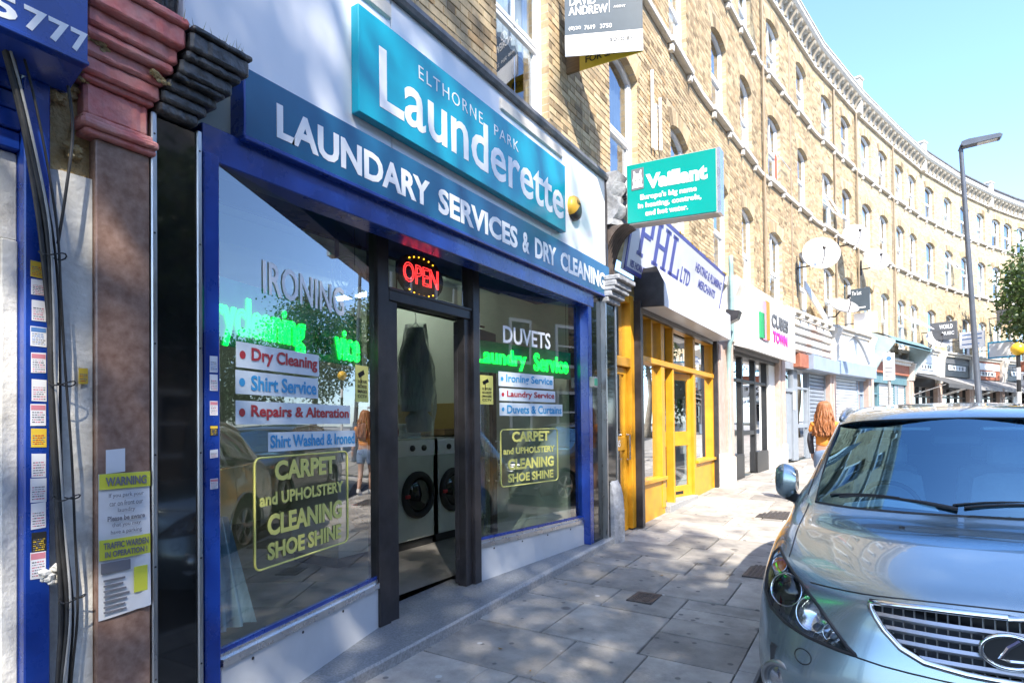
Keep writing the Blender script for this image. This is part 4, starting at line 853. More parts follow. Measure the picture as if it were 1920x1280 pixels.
B('stall_riser', m_yw, yf, (-.12, -.01, 7.80, 9.0, zg(8.4)-.05, .72)); B('stall_riser', m_yw, yf, (-.12, -.01, 10.75, 12.05, zg(11.4)-.05, .85)); B('sill', m_yw, yf, (-.14, .04, 7.80, 9.0, .72, .77)); B('sill', m_yw, yf, (-.14, .04, 10.75, 12.05, .85, .9))
for y0, y1 in ((7.80, 7.87), (8.86, 9.02), (9.42, 9.5), (10.62, 10.76), (11.98, 12.05)): B('mullion', m_yw, yf, (-.12, .0, y0, y1, .3 if y0 > 8.5 else .77, 3.12))
B('transom', m_yw, yf, (-.13, .015, 7.80, 12.05, 2.42, 2.50)); B('head', m_yw, yf, (-.12, .0, 7.80, 12.05, 3.06, 3.14)); B('mullion', m_yw, yf, (-.12, .0, 8.42, 8.48, 2.5, 3.06))
for y0, y1 in ((7.87, 8.86), (9.5, 10.62), (10.76, 11.98)): ypane(y0, y1, 2.5, 3.06)
ypane(7.87, 8.86, .77, 2.42); ypane(10.76, 11.98, .9, 2.42)
pst = MB(); pst.box(-.085, -.08, 10.85, 11.9, 2.05, 2.4); pst.build('poster', pm('blue_poster', (.05, .2, .4), .5, var=.3, scale=6), yf)
for k, (c_, y0, y1, z0, z1) in enumerate((((.7, .72, .75), 10.9, 11.3, 1.0, 2.0), ((.1, .4, .2), 10.85, 11.1, 1.5, 2.0), ((.75, .73, .7), 11.35, 11.85, .95, 1.95))): m = MB(); m.box(-.35, -.33, y0, y1, z0, z1); m.build('window_poster', pm('poster%d' % k, c_, .6, var=.2, scale=5), yf)
# open door leaf
dm = MB(); dm.T = Matrix.Translation((-.06, 10.60, 0)) @ Matrix.Rotation(radians(-90-14), 4, 'Z'); z0 = zg(10)+.02
for b in ((0, .11, -.02, .02, z0, 2.40), (.98, 1.09, -.02, .02, z0, 2.40), (.11, .98, -.02, .02, 2.29, 2.40), (.11, .98, -.022, .022, 1.18, 1.42), (.11, .98, -.02, .02, z0, z0+.22)): dm.cbox(*b, c=.004)
dy = dm.build('entrance_door', m_yw, yf)
for za, zb in ((z0+.22, 1.18), (1.42, 2.29)): g = MB(); g.T = dm.T; g.add([(.11, 0, za), (.98, 0, za), (.98, 0, zb), (.11, 0, zb)], [(0, 1, 2, 3)]); g.build('pane', m_glass, dy)
g = MB(); g.T = dm.T; g.cbox(.3, .6, -.026, .026, z0+.08, z0+.13, .003); g.build('letter_slot', m_ink, dy)
B('door_step', m_gedge, yf, (-.2, .06, 9.02, 10.62, gz(9.8)-.05, zg(9.8)+.06)); 
yr = thing('merchant_room', None, None, (-2, 9.5, .3)); tag(yr, kind='structure')
m = MB(); y0, y1 = 6.96, 12.12
m.add([(-4, y0, .2), (-4, y1, .2), (-4, y1, 3.5), (-4, y0, 3.5)], [(0, 1, 2, 3)]); m.add([(-4, y0, .2), (-.1, y0, .2), (-.1, y0, 3.5), (-4, y0, 3.5)], [(0, 1, 2, 3)]); m.add([(-4, y1, .2), (-.1, y1, .2), (-.1, y1, 3.5), (-4, y1, 3.5)], [(0, 1, 2, 3)]); m.build('walls', m_fasc, yr)
m = MB(); m.add([(-4, y0, .25), (-.1, y0, .25), (-.1, y1, .25), (-4, y1, .25)], [(0, 1, 2, 3)]); m.build('floor', m_rfloor, yr); m = MB(); m.box(-4, -.1, y0, y1, 3.5, 3.55); m.build('ceiling', m_ceil, yr)
B('partition', m_room, yr, (-2.0, -.3, 7.74, 7.78, .25, 3.4))
sv = thing('notice_board', 'black framed board on the wall inside the yellow shop door', 'board', (-.5, 9.4, 1.4)); B('board', m_rub, sv, (-1.2, -.35, 9.9+.0, 9.93, 1.45, 2.2))
# sign and shutter box
ps = thing('merchant_sign', 'grey white PHL LTD sign with violet letters tilted forward above the yellow shop', 'sign', (.1, 7.1, 3.5))
SB, STp = Vector((.10, 0, 3.50)), Vector((.27, 0, 4.40)); sv_ = (STp-SB).normalized(); sn = Vector((sv_.z, 0, -sv_.x))
m = MB(); q0 = [SB-sn*.06, STp-sn*.06, STp, SB]; m.loft([[(p.x, y, p.z) for p in q0] for y in (7.16, 12.0)], closed=True, cap=True); m.build('board', m_phl, ps)
def sline(a, b, c_, d_, nm, mt): m = MB(); r_ = [SB+sv_*c_+sn*.003, SB+sv_*d_+sn*.003, SB+sv_*d_-sn*.01, SB+sv_*c_-sn*.01]; m.loft([[(p.x, y, p.z) for p in r_] for y in (a, b)], closed=True, cap=True); m.build(nm, mt, ps)
sline(7.14, 12.02, .865, .92, 'border', m_pblue); sline(7.14, 7.2, 0, .92, 'border', m_pblue); sline(11.96, 12.02, 0, .92, 'border', m_pblue); sline(7.14, 8.3, -.01, .04, 'border', m_pblue)
def stx(body, y0, y1, c0, c1, mt, bold=.006): p = SB+sv_*c0+sn*.004; return text('lettering', body, .3, (p.x, y0, p.z), YV, sv_, mt, ps, bold=bold, width=y1-y0, height=c1-c0)
def slab_serif(stems, y, w, c0, c1):
    m = MB()
    for (a0, b0, a1, b1) in stems:
        p = [SB+sv_*(c0+(c1-c0)*bb)+sn*.005+Vector((0, y+w*aa, 0)) for aa, bb in ((a0, b0), (a1, b0), (a1, b1), (a0, b1))]; m.loft([[v-sn*.003 for v in p], p], closed=True, cap=True)
    return m.build('lettering', m_pblue, ps)
slab_serif([(.1, 0, .32, 1), (0, 0, .45, .08), (0, .92, .45, 1), (.32, .9, .85, 1), (.32, .45, .85, .55), (.78, .52, 1, .93)], 7.45, .5, .25, .83)
slab_serif([(.1, 0, .3, 1), (.7, 0, .9, 1), (.3, .45, .7, .55), (0, 0, .4, .08), (.6, 0, 1, .08), (0, .92, .4, 1), (.6, .92, 1, 1)], 8.02, .62, .25, .83)
slab_serif([(.1, 0, .35, 1), (0, 0, 1, .1), (0, .92, .5, 1), (.86, 0, 1, .3)], 8.74, .5, .25, .83)
stx('LTD', 9.35, 9.85, .27, .5, m_pblue); stx('HEATING & PLUMBING', 10.05, 11.85, .58, .72, m_pblue); stx('MERCHANTS', 10.35, 11.5, .36, .5, m_pblue); stx('Tel 020 7272 7639', 10.1, 11.3, .14, .26, m_pblue); stx('185 HORNSEY RD N7 6RA', 7.3, 8.45, .06, .15, m_pblue, .003)
m = MB(); rm_ = random.Random(5)
for k in range(90):
    y = rm_.uniform(8.4, 12.0); r = rm_.uniform(.012, .035); p = STp+Vector((rm_.uniform(-.08, .0), y, rm_.uniform(0, .02))); m.lathe([(0, r*.7), (r*.7, r*.5), (r, 0), (r*.8, -.02)], (p.x, p.y, p.z), ZV, 6)
tag(m.build('moss', m_moss, ps), kind='stuff')
sb = thing('shutter_box', 'pale roller shutter housing under the merchant sign with dark end', 'shutter', (.2, 8, 3.1))
m = MB(); m.prism([(.0, 3.12), (.40, 3.10), (.40, 3.42), (.31, 3.62), (0, 3.62)], (0, 3.9, 0), (0, 7.78, 0), XV, ZV); m.build('housing', m_phl, sb)
m = MB(); m.prism([(.0, 3.115), (.405, 3.095), (.405, 3.42), (.312, 3.625), (0, 3.62)], (0, .03, 0), (0, 7.745, 0), XV, ZV); m.build('end_plate', m_alu, sb)
B('bottom_slat', m_alu, sb, (.02, .09, 7.82, 11.7, 3.04, 3.115)); B('housing_lower', m_phl, sb, (.0, .34, 11.68, 12.05, 3.14, 3.62))
# pier between the yellow shop and the next
m_terra = pm('terracotta_pier', (.42, .30, .25), .7, col2=(.5, .4, .35), scale=5, bump=.15, dirt=.4, dirtcol=(.25, .2, .17))
pr3 = thing('terracotta_pier', 'worn pinkish pier with white patch between the yellow and black shopfronts', 'pier', (.05, 12.4, gz(12.4))); B('shaft', m_terra, pr3, (-.4, .10, 12.14, 12.62, gz(12.3)-.05, 3.1)); B('base', m_wwall, pr3, (-.4, .13, 12.12, 12.64, gz(12.3)-.05, .95))
m = MB(); m.tube(smooth([(.16, 12.66, .4), (.16, 12.66, 2.6), (.2, 12.60, 3.1), (.25, 12.6, 3.4), (.25, 12.6, 4.9)]), .045, 8); m.build('drainpipe', pm('green_pipe', (.25, .38, .38), .5, var=.15, dirt=.3), pr3, smooth=True)
fl = thing('floodlight', 'small dark floodlight beside the merchant sign', 'light', (.35, 12.2, 3.6)); m = MB(); m.prism([(.2, 3.45), (.45, 3.55), (.5, 3.7), (.25, 3.75)], (0, .25, 0), (0, 12.1, 0), XV, ZV); m.build('housing', m_alu, fl); m = MB(); m.tube([(.05, 12.22, 3.5), (.25, 12.22, 3.6)], .02, 6); m.build('arm', m_alu, fl)
# ================================================================== other shops along the curve
m_gshut = pm('grey_shutter', (.30, .34, .40), .45, .3, var=.1, scale=3, dirt=.25); m_pshut = pm('pale_shutter', (.60, .63, .66), .45, .2, var=.08, scale=3, dirt=.25)
m_bgrey = pm('blue_grey_metal', (.30, .37, .47), .45, .1, var=.1, scale=3, dirt=.3, dirtcol=(.35, .3, .26)); m_dgrey = pm('dark_grey_paint', (.10, .105, .115), .5, var=.15, scale=4, dirt=.2)
m_gdoor = pm('grey_door_paint', (.25, .28, .32), .45, var=.08); m_bgreen = pm('blue_green_paint', (.10, .20, .235), .5, var=.15, scale=4, dirt=.35, dirtcol=(.3, .3, .28)); m_bgpale = pm('pale_green_blue', (.38, .48, .50), .5, var=.1)
m_awn = pm('grey_awning', (.28, .27, .26), .8, var=.15, scale=3, stretch=(1, 5, 1)); m_dawn = pm('charcoal_awning', (.07, .07, .07), .8, var=.2, scale=3)
m_blk = pm('black_paint', (.02, .02, .021), .4, var=.15, dirt=.2); m_orange = pm('orange_vinyl', (.75, .22, .02), .45); m_mag = pm('magenta_vinyl', (.70, .03, .32), .45); m_grn = pm('green_vinyl', (.02, .35, .12), .45); m_rose = pm('rose_vinyl', (.65, .30, .45), .45)
m_brickred = pm('red_brown_board', (.34, .12, .07), .7, var=.2)
SHOPGROUP = 'shopfronts along the curved terrace'
GOODS = [pm('goods%d' % k, c, .6, var=.35, scale=9) for k, c in enumerate(((.5, .05, .04), (.55, .42, .05), (.06, .22, .1), (.1, .15, .4), (.5, .48, .45), (.4, .2, .08)))]
def shop(s0, s1, label, cells, fascia, zf=(3.35, 4.3), fx=.12, riser=m_dgrey, frame_m=m_dgrey, pier=m_terra, extra=None, ztop=3.1):
    """local frame: y along the front, x outwards.  cells: (kind, width fraction)"""
    a, th, W = frame(s0, s1); zb = gz((a[1]+at(s1)[1])/2)
    t = thing('shopfront', label, 'shopfront', (a[0], a[1], zb), th, group=SHOPGROUP); h = ztop-zb; fz0, fz1 = zf[0]-zb, zf[1]-zb
    def LB(nm, mt, *bx):
        m = MB()
        for b in bx: m.cbox(*b, c=min(.008, .2*min(b[1]-b[0], b[3]-b[2], b[5]-b[4])))
        return m.build(nm, mt, t, local=True)
    for y0, y1 in ((0, .28), (W-.28, W)):
        LB('pier', pier, (-.4, .1, y0+.01, y1-.01, -.15, h+.1)); LB('pier_base', m_stone, (-.4, .13, y0, y1, -.15, .5))
        m = MB(); cc = (y0+y1)/2; m.prism([(-.1, h+.1), (.14, h+.1), (.2, h+.3), (.24, fz1-.2), (.32, fz1), (.34, fz1+.12), (-.1, fz1+.12)], (0, .26, 0), (0, cc-.13, 0), XV, ZV); m.build('console', m_stone, t, local=True)
    LB('fascia', fascia, (-.3, fx, .29, W-.29, fz0, fz1)); LB('cornice', m_stone, (-.3, fx+.14, .0, W, fz1+.12, fz1+.2), (-.3, fx+.06, .27, W-.27, fz1, fz1+.119))
    m = MB(); m.add([(-.3, 0, h-.1), (-.3, W, h-.1), (-.3, W, 4.5-zb), (-.3, 0, 4.5-zb)], [(0, 1, 2, 3)]); m.build('backing', m_stone, t, local=True)
    LB('head', frame_m, (-.2, .02, .28, W-.28, h-.12, fz0+.003))
    y = .28; ww = W-.56; tot = sum(c[1] for c in cells)
    for kind, fr in cells:
        w = ww*fr/tot; y0, y1 = y, y+w; y += w
        if kind in ('win', 'door'):
            r = .5 if kind == 'win' else .05
            m = MB()
            for b in ((-.18, -.06, y0, y0+.06, 0, h-.12), (-.18, -.06, y1-.06, y1, 0, h-.12), (-.18, -.06, y0+.06, y1-.06, h*.76, h*.76+.07)): m.cbox(*b, c=.006)
            if kind == 'door': m.cbox(-.16, -.07, y0+.06, y1-.06, .9, 1.0, .005)
            m.build('door' if kind == 'door' else 'window_frame', frame_m, t, local=True)
            if r > .1: LB('stall_riser', riser, (-.2, -.03, y0, y1, -.1, r))
            m = MB(); m.add([(-.12, y0+.05, r), (-.12, y1-.05, r), (-.12, y1-.05, h-.12), (-.12, y0+.05, h-.12)], [(0, 1, 2, 3)]); m.build('pane', m_glass, t, local=True)
            for k in range(4):
                c0 = y0+.1+(w-.3)*rr.random(); z0 = .5+1.2*rr.random(); m = MB(); m.cbox(-.6, -.45, c0, c0+rr.uniform(.15, .4), z0, z0+rr.uniform(.2, .5), .01); m.build('display_goods', rr.choice(GOODS), t, local=True)
        elif kind in ('shutter', 'pshutter'):
            mt = m_gshut if kind == 'shutter' else m_pshut; n = 22
            for k in range(n):
                z0 = (h-.12)*k/n; m = MB(); m.prism([(-.12, 0), (-.075, .012), (-.07, (h-.12)/n*.5), (-.078, (h-.12)/n-.012), (-.12, (h-.12)/n-.004)], (0, w-.06, 0), (0, y0+.03, z0), XV, ZV); m.build('shutter_slat', mt, t, local=True)
            LB('shutter_guide', frame_m, (-.14, -.03, y0, y0+.05, 0, h-.12)); LB('shutter_guide', frame_m, (-.14, -.03, y1-.05, y1, 0, h-.12))
        elif kind == 'gdoor':
            LB('door', m_gdoor, (-.14, -.08, y0+.08, y1-.02, .05, h*.72)); LB('door_frame', m_gdoor, (-.16, -.03, y0, y0+.08, 0, h-.12), (-.16, -.03, y1-.02, y1+.05, 0, h-.12), (-.16, -.03, y0+.08, y1-.02, h*.72, h*.76))
            for za, zc in ((.3, .9), (1.05, 1.95)):
                for q in (0, 1): yy = y0+.15+q*(w-.22)/2; LB('door_panel', m_gdoor, (-.085, -.072, yy, yy+(w-.4)/2, za, zc))
            m = MB(); m.add([(-.1, y0+.08, h*.76), (-.1, y1-.02, h*.76), (-.1, y1-.02, h-.12), (-.1, y0+.08, h-.12)], [(0, 1, 2, 3)]); m.build('fanlight', m_pane, t, local=True)
        elif kind == 'panel': LB('panel', m_gdoor, (-.16, -.04, y0, y1, 0, h-.12))
        elif kind == 'white': LB('white_panel', m_white, (-.16, .0, y0, y1, 0, h-.12))
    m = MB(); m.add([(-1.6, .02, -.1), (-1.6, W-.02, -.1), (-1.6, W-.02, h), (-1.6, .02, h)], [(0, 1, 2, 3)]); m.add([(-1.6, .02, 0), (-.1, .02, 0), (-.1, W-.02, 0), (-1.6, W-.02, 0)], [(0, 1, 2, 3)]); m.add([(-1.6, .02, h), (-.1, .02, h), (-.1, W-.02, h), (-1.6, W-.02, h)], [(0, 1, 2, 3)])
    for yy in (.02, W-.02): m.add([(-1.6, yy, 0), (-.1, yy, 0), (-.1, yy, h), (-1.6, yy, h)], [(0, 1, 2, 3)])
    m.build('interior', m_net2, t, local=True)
    return t, W, zb, LB, h
# black shop with the white projecting sign
t, W, zb, LB, h = shop(12.62, 16.9, 'black framed shopfront under the white sign with coloured bars', [('win', 1.1), ('door', 1), ('win', 1), ('white', .55)], m_dgrey, (3.05, 4.3), frame_m=m_blk, riser=m_blk)
a, th, Wf = frame(12.9, 16.95)
ws = thing('coloured_bar_sign', 'white box sign with green pink and orange bars and pink lettering', 'sign', (a[0], a[1], 3.05), th)
m = MB(); m.prism([(.1, .1), (.42, 0), (.42, 1.22), (.1, 1.3)], (0, Wf, 0), (0, 0, 0), XV, ZV); m.build('box', m_white, ws, local=True)
for y0, y1, z0, z1, mt in ((.75, 1.08, .3, .85, m_grn), (.98, 1.30, .28, 1.12, m_rose), (1.22, 1.48, .3, 1.15, m_orange)): m = MB(); m.cbox(.42, .455+.01*(y0 > 1), y0, y1, z0, z1, .004); m.build('coloured_bar', mt, ws, local=True)
M_ = TM[ws]; U = (M_.to_3x3() @ Vector((0, 1, 0))); 
def ltext(par, body, y, z, x, w, hgt, mt, bold=.006): p = TM[par] @ Vector((x, y, z)); return text('lettering', body, .3, p, TM[par].to_3x3() @ Vector((0, 1, 0)), ZV, mt, par, bold=bold, width=w, height=hgt, extr=.012)
ltext(ws, 'CUBES', 1.75, .66, .425, 1.55, .3, m_dgrey, .012); ltext(ws, 'TOWN', 1.85, .32, .425, 1.35, .26, m_mag, .012)
# patterned fascia shop with shutter and grey door
m_tile = pm('patterned_tiles', (.55, .54, .52), .7, var=.2, scale=4, dirt=.5, dirtcol=(.25, .2, .17))
t, W, zb, LB, h = shop(16.95, 21.6, 'grey shuttered shopfront with rough patterned fascia and panelled grey door', [('gdoor', .9), ('panel', .35), ('door', .9), ('shutter', 1.5)], m_tile, (3.45, 4.35), frame_m=m_gdoor)
for k in range(8):
    for q in range(4):
        y0 = .34+(W-.68)*k/8; w = (W-.68)/8; z0 = 3.45-zb+.9*q/4; c_ = rr.choice([m_tile, m_tile, m_panel, m_stone, m_terra])
        m = MB(); m.prism([(.12, z0+.02), (.20, z0+.05), (.17, z0+.2), (.12, z0+.215)], (0, w-.03, 0), (0, y0+.015, 0), XV, ZV); m.build('fascia_tile', c_, t, local=True)
for k in range(6): LB('dentil', m_stone, (.1, .3, .5+(W-1)*k/5-.06, .5+(W-1)*k/5+.06, 4.35-zb, 4.46-zb))
LB('shutter_box', m_bgrey, (-.1, .32, W*.42, W-.02, 3.02-zb, 3.42-zb)); LB('red_board', m_brickred, (-.05, .2, W*.25, W*.41, 3.05-zb, 3.42-zb)); LB('notice', m_paper, (-.04, -.02, W*.27, W*.31, 1.4, 1.9))
t, W, zb, LB, h = shop(21.65, 25.5, 'blue grey shuttered shopfront with white arched fascia', [('panel', .3), ('pshutter', 2), ('win', .6)], m_white, (3.5, 4.4), frame_m=m_bgrey)
LB('shutter_box', m_bgrey, (-.1, .3, .0, W-.05, 3.05-zb, 3.48-zb))
m = MB(); m.loft([[(.13, .3+(W-.6)*k/12, 3.5-zb+.75*sin(pi*k/12)) for k in range(13)], [(.13, .3+(W-.6)*k/12, 3.5-zb+.06+.82*sin(pi*k/12)) for k in range(13)], [(.2, .3+(W-.6)*k/12, 3.5-zb+.06+.82*sin(pi*k/12)) for k in range(13)]]); m.build('arch_band', m_panel, t, local=True)
t, W, zb, LB, h = shop(25.55, 30.2, 'blue green canopied shopfront with pale shutters', [('win', .8), ('pshutter', 1.6), ('panel', .3), ('pshutter', .9)], m_brickred, (3.35, 3.75), frame_m=m_bgreen, pier=m_terra)
rings = []
for k in range(9):
    f = k/8; rings.append((.1+.75*f, 4.75-zb-.35*f*f))
m = MB(); m.loft([[(x, .1, z) for x, z in rings], [(x, W-.1, z) for x, z in rings]]); m.loft([[(x, .1, z-.1) for x, z in rings], [(x, W-.1, z-.1) for x, z in rings]]); m.build('canopy', m_bgreen, t, local=True, smooth=True)
for y in (.1, W-.1):
    m = MB(); m.prism([(.05, 3.3-zb), (.2, 3.35-zb), (.4, 3.7-zb), (.85, 4.3-zb), (.85, 4.42-zb), (.1, 4.75-zb)], (0, .06, 0), (0, y-.03, 0), XV, ZV); m.build('canopy_bracket', m_bgpale, t, local=True)
for k in range(7): m = MB(); y = .4+(W-.8)*k/6; m.loft([[(x+.01, y-.02, z+.012) for x, z in rings], [(x+.01, y+.02, z+.012) for x, z in rings]]); m.build('canopy_rib', m_bgpale, t, local=True)
def awning(t, W, zb, z0, z1, out, mt):
    m = MB(); m.loft([[(.15, .1, z1-zb), (.15, W-.1, z1-zb)], [(out, .1, z0-zb), (out, W-.1, z0-zb)], [(out, .1, z0-.16-zb), (out, W-.1, z0-.16-zb)]]); m.build('awning', mt, t, local=True)
    for y in (.2, W-.2): m = MB(); m.tube([(.1, y, z0-.4-zb), (out-.1, y, z0-.02-zb)], .02, 6); m.build('awning_arm', m_silver, t, local=True)
FAR = [(30.25, 33.75, 'dark shopfront with white fascia strip and charcoal awning', m_panel, m_dawn, [('win', 1), ('door', .8), ('win', 1)]), (33.8, 37.6, 'dark shopfront with black fascia and white lettering strip under a grey awning', m_blk, m_awn, [('win', 1.2), ('door', .8), ('win', 1)]),
       (37.65, 41.2, 'shopfront behind the lamp column with brown fascia and grey awning', m_brickred, m_awn, [('win', 1), ('door', .7), ('win', 1)]), (41.25, 44.6, 'shopfront at the right edge with dark fascia and white sign board', m_blk, m_awn, [('win', 1), ('white', .4), ('win', 1)]), (44.65, 48.5, 'last shopfront of the terrace, partly out of view', m_bgrey, m_awn, [('win', 1), ('door', .6), ('win', 1)])]
for q, (s0, s1, lab, fm, am, cells) in enumerate(FAR):
    t, W, zb, LB, h = shop(s0, s1, lab, cells, fm, (3.55, 4.45), frame_m=m_blk)
    LB('lettering_strip', m_fasc, (.12, .16, .9, W-.9, 3.72+.12*(q % 2)-zb, 3.95+.12*(q % 2)-zb))
    for k in range(int((W-2)/.34)): LB('letter_block', m_dgrey, (.16, .163, 1.05+.34*k, 1.05+.34*k+rr.uniform(.14, .26), 3.76+.12*(q % 2)-zb, 3.91+.12*(q % 2)-zb))
    LB('upper_sign', m_vwhite if q % 2 == 0 else m_dgrey, (.12, .15, .4, W-.4, 4.02+.12*(q % 2)-zb, 4.35-zb))
    awning(t, W, zb, 3.02, 3.5, 1.35, am)
# ================================================================== projecting signs and boards
vs = thing('turquoise_projecting_sign', 'turquoise double sided box sign reading Vaillant with rabbit emblem', 'sign', (.2, 6.95, 3.93))
m_turq = pm('turquoise_acrylic', (.0, .30, .26), .25, var=.05, scale=2); m_vside = pm('sign_case_beige', (.45, .40, .36), .5, var=.1)
y = 6.86
m = MB(); m.prism([(.26, 3.95), (1.29, 3.90), (1.29, 4.60), (.26, 4.64)], (0, .008, 0), (0, y, 0), XV, ZV); m.build('face', m_turq, vs)
m = MB(); m.prism([(.25, 3.935), (1.30, 3.885), (1.30, 4.61), (.25, 4.65)], (0, .17, 0), (0, y+.0085, 0), XV, ZV); m.build('case', m_vside, vs)
m = MB(); m.prism([(1.3, 3.885), (1.335, 3.885), (1.335, 4.61), (1.3, 4.61)], (0, .17, 0), (0, y+.0085, 0), XV, ZV); m.build('edge_trim', m_silver, vs)
US = Vector((1.0, 0, -.045)).normalized(); VSv = Vector((.0, 0, 1))
def vt(body, x, z, w, hgt, bold=.012): text('lettering', body, .3, (x, y-.002, z), US, VSv, m_vwhite, vs, bold=bold, width=w, height=hgt)
vt('Vaillant', .49, 4.31, .71, .175, .016); vt("Europe's big name", .42, 4.18, .66, .085); vt('in heating, controls,', .39, 4.085, .74, .08); vt('and hot water.', .48, 4.0, .5, .065)
B('emblem_ground', m_grey, vs, (.315, .465, y-.004, y-.001, 4.33, 4.58))
m = MB(); E = [(.34, .06), (.46-.02, .06), (.45, .12), (.435, .17), (.44, .225), (.425, .225), (.41, .185), (.39, .19), (.37, .185), (.355, .225), (.34, .225), (.345, .17), (.33, .12)]
m.prism([(p[0], 4.33+p[1]) for p in E], (0, -.002, 0), (0, y-.0045, 0), XV, ZV); m.build('emblem_head', m_vwhite, vs)
for dx in (-.022, .022): m = MB(); m.disc((.39+dx, y-.0075, 4.44), (0, -1, 0), .008, 10); m.build('emblem_eye', m_ink, vs)
m = MB(); m.prism([(.322, .022), (.455, .022), (.458, .05), (.33, .055)], (0, -.003, 0), (0, y-.005, 4.33), XV, ZV); m.build('emblem_scroll', m_vwhite, vs)
m = MB(); m.tube([(-.05, 6.95, 4.3), (.26, 6.95, 4.3)], .025, 8); m.build('arm', m_alu, vs)
db = thing('estate_board', 'dark and white DAVID ANDREW estate board angled out from the wall', 'board', (.08, 5.6, 5.37))
P0, P1 = Vector((.08, 5.6, 5.37)), Vector((.80, 5.93, 5.37)); du = (P1-P0).normalized(); dn = Vector((du.y, -du.x, 0)); Ld = (P1-P0).length
m_slate2 = pm('slate_print', (.075, .10, .125), .25, var=.15, scale=1.5)
def dpan(nm, mt, a, b, z0, z1, off=0, th_=.012): m = MB(); c = [P0+du*a+dn*off, P0+du*b+dn*off, P0+du*b-dn*(th_-off), P0+du*a-dn*(th_-off)]; m.loft([[(p.x, p.y, 5.37+z0) for p in c], [(p.x, p.y, 5.37+z1) for p in c]], closed=True, cap=True); return m.build(nm, mt, db)
dpan('white_panel', m_vwhite, 0, Ld, 0, .22); dpan('dark_panel', m_slate2, 0, Ld, .222, .9)
def dt(body, a, z, w, hgt, mt=m_vwhite, bold=.006): p = P0+du*a+dn*.003; text('lettering', body, .3, (p.x, p.y, 5.37+z), du, ZV, mt, db, bold=bold, width=w, height=hgt)
dt('DAVID', .05, .52, .27, .095); dt('ANDREW', .04, .42, .40, .09); dt('(0)20', .04, .26, .125, .045, bold=.002); dt('7619', .2, .26, .11, .045, bold=.002); dt('3750', .36, .26, .12, .045, bold=.002); dt('SOLD BY', .46, .12, .24, .035, m_ink, .002); dt('AGENT', .5, .46, .12, .025, bold=.002)
dpan('divider', m_vwhite, .455, .459, .42, .62, .003, .004)
ylb = thing('yellow_for_sale_board', 'yellow FOR SALE board hung behind the estate board', 'board', (.09, 5.92, 5.37)); m_byel = pm('board_yellow', (.66, .50, .02), .35, var=.05)
m = MB(); m.loft([[(.10, 5.905, z), (.79, 5.945, z), (.79, 5.957, z), (.10, 5.917, z)] for z in (5.37, 5.56)], closed=True, cap=True); m.build('panel', m_byel, ylb)
text('lettering', 'FOR SALE', .3, (.17, 5.904, 5.43), (.69, .04, 0), ZV, m_ink, ylb, bold=.004, width=.42, height=.07); B('timber_batten', m_wood, ylb, (-.1, .1, 5.9, 5.94, 5.38, 6.3))
# board posts and far signs
def board(name, label, s, x, z0, z1, w, mt, rows, cat='board', th_=.04, pole=False, rot=0.0, edge=None):
    a, th, _ = frame(s, s+.5); t = thing(name, label, cat, (a[0], a[1], z0), th+rot)
    m = MB(); m.cbox(x, x+w, -th_/2, th_/2, 0, z1-z0, .006); m.build('panel', mt, t, local=True)
    if edge: m = MB(); [m.cbox(*b, c=.004) for b in ((x-.03, x+w+.03, -th_/2-.01, th_/2+.01, -.03, .04), (x-.03, x+w+.03, -th_/2-.01, th_/2+.01, z1-z0-.04, z1-z0+.03), (x-.03, x+.03, -th_/2-.01, th_/2+.01, .04, z1-z0-.04), (x+w-.03, x+w+.03, -th_/2-.01, th_/2+.01, .04, z1-z0-.04))]; m.build('rim', edge, t, local=True)
    R3 = TM[t].to_3x3(); u = R3 @ Vector((1, 0, 0))
    for body, fx_, fz, fw_, fh, lm in rows:
        p = TM[t] @ Vector((x+w*fx_, -th_/2-.006, (z1-z0)*fz)); text('lettering', body, .3, p, u, ZV, lm, t, bold=.008, width=w*fw_, height=(z1-z0)*fh)
    m = MB(); m.tube([(-.1, 0, (z1-z0)*.5), (x+.02, 0, (z1-z0)*.5)], .02, 6); m.build('arm', m_alu, t, local=True)
    return t
board('letting_board', 'dark slate To Let board fixed to the house wall', 23.35, .15, 5.2, 5.95, .58, m_slate2, [('To Let', .08, .72, .5, .18, m_vwhite), ('-', .08, .12, .7, .06, m_vwhite)])
board('blank_white_board', 'blank white board below the dark letting board', 23.5, .2, 4.5, 5.15, .68, m_vwhite, [])
board('black_projecting_sign', 'black projecting sign reading WORLD', 32.1, .3, 4.95, 5.7, .95, m_dgrey, [('WORLD', .35, .6, .5, .25, m_vwhite), ('MUSIC', .45, .25, .45, .2, m_vwhite)], 'sign', .1)
board('blue_striped_sign', 'white projecting sign with blue stripes of print', 35.7, .3, 4.85, 5.6, .95, m_vwhite, [('-', .1, .78, .8, .07, m_bprint), ('-', .1, .52, .8, .07, m_bprint), ('-', .1, .2, .7, .07, m_bprint)], 'sign', .1)
board('blue_rimmed_sign', 'white projecting sign with bright blue rim near the street tree', 38.6, .5, 4.55, 5.3, 1.1, m_vwhite, [], 'sign', .14, edge=pm('bright_blue', (.02, .35, .62), .35))
board('dark_hanging_sign', 'dark hanging sign high beside the lamp column', 40.2, .3, 6.3, 7.1, .9, m_dgrey, [], 'sign', .08)
board('square_white_sign', 'white sign board with dark lettering low at the right edge', 42.3, .5, 3.15, 3.95, 1.5, m_vwhite, [('ROUTE', .1, .55, .8, .3, m_ink), ('BAR', .3, .12, .5, .3, m_ink)], 'sign', .1)
board('red_photo_sign', 'dark red projecting sign above the white sign at the right edge', 42.3, .5, 4.0, 4.55, 1.5, m_brickred, [], 'sign', .1)
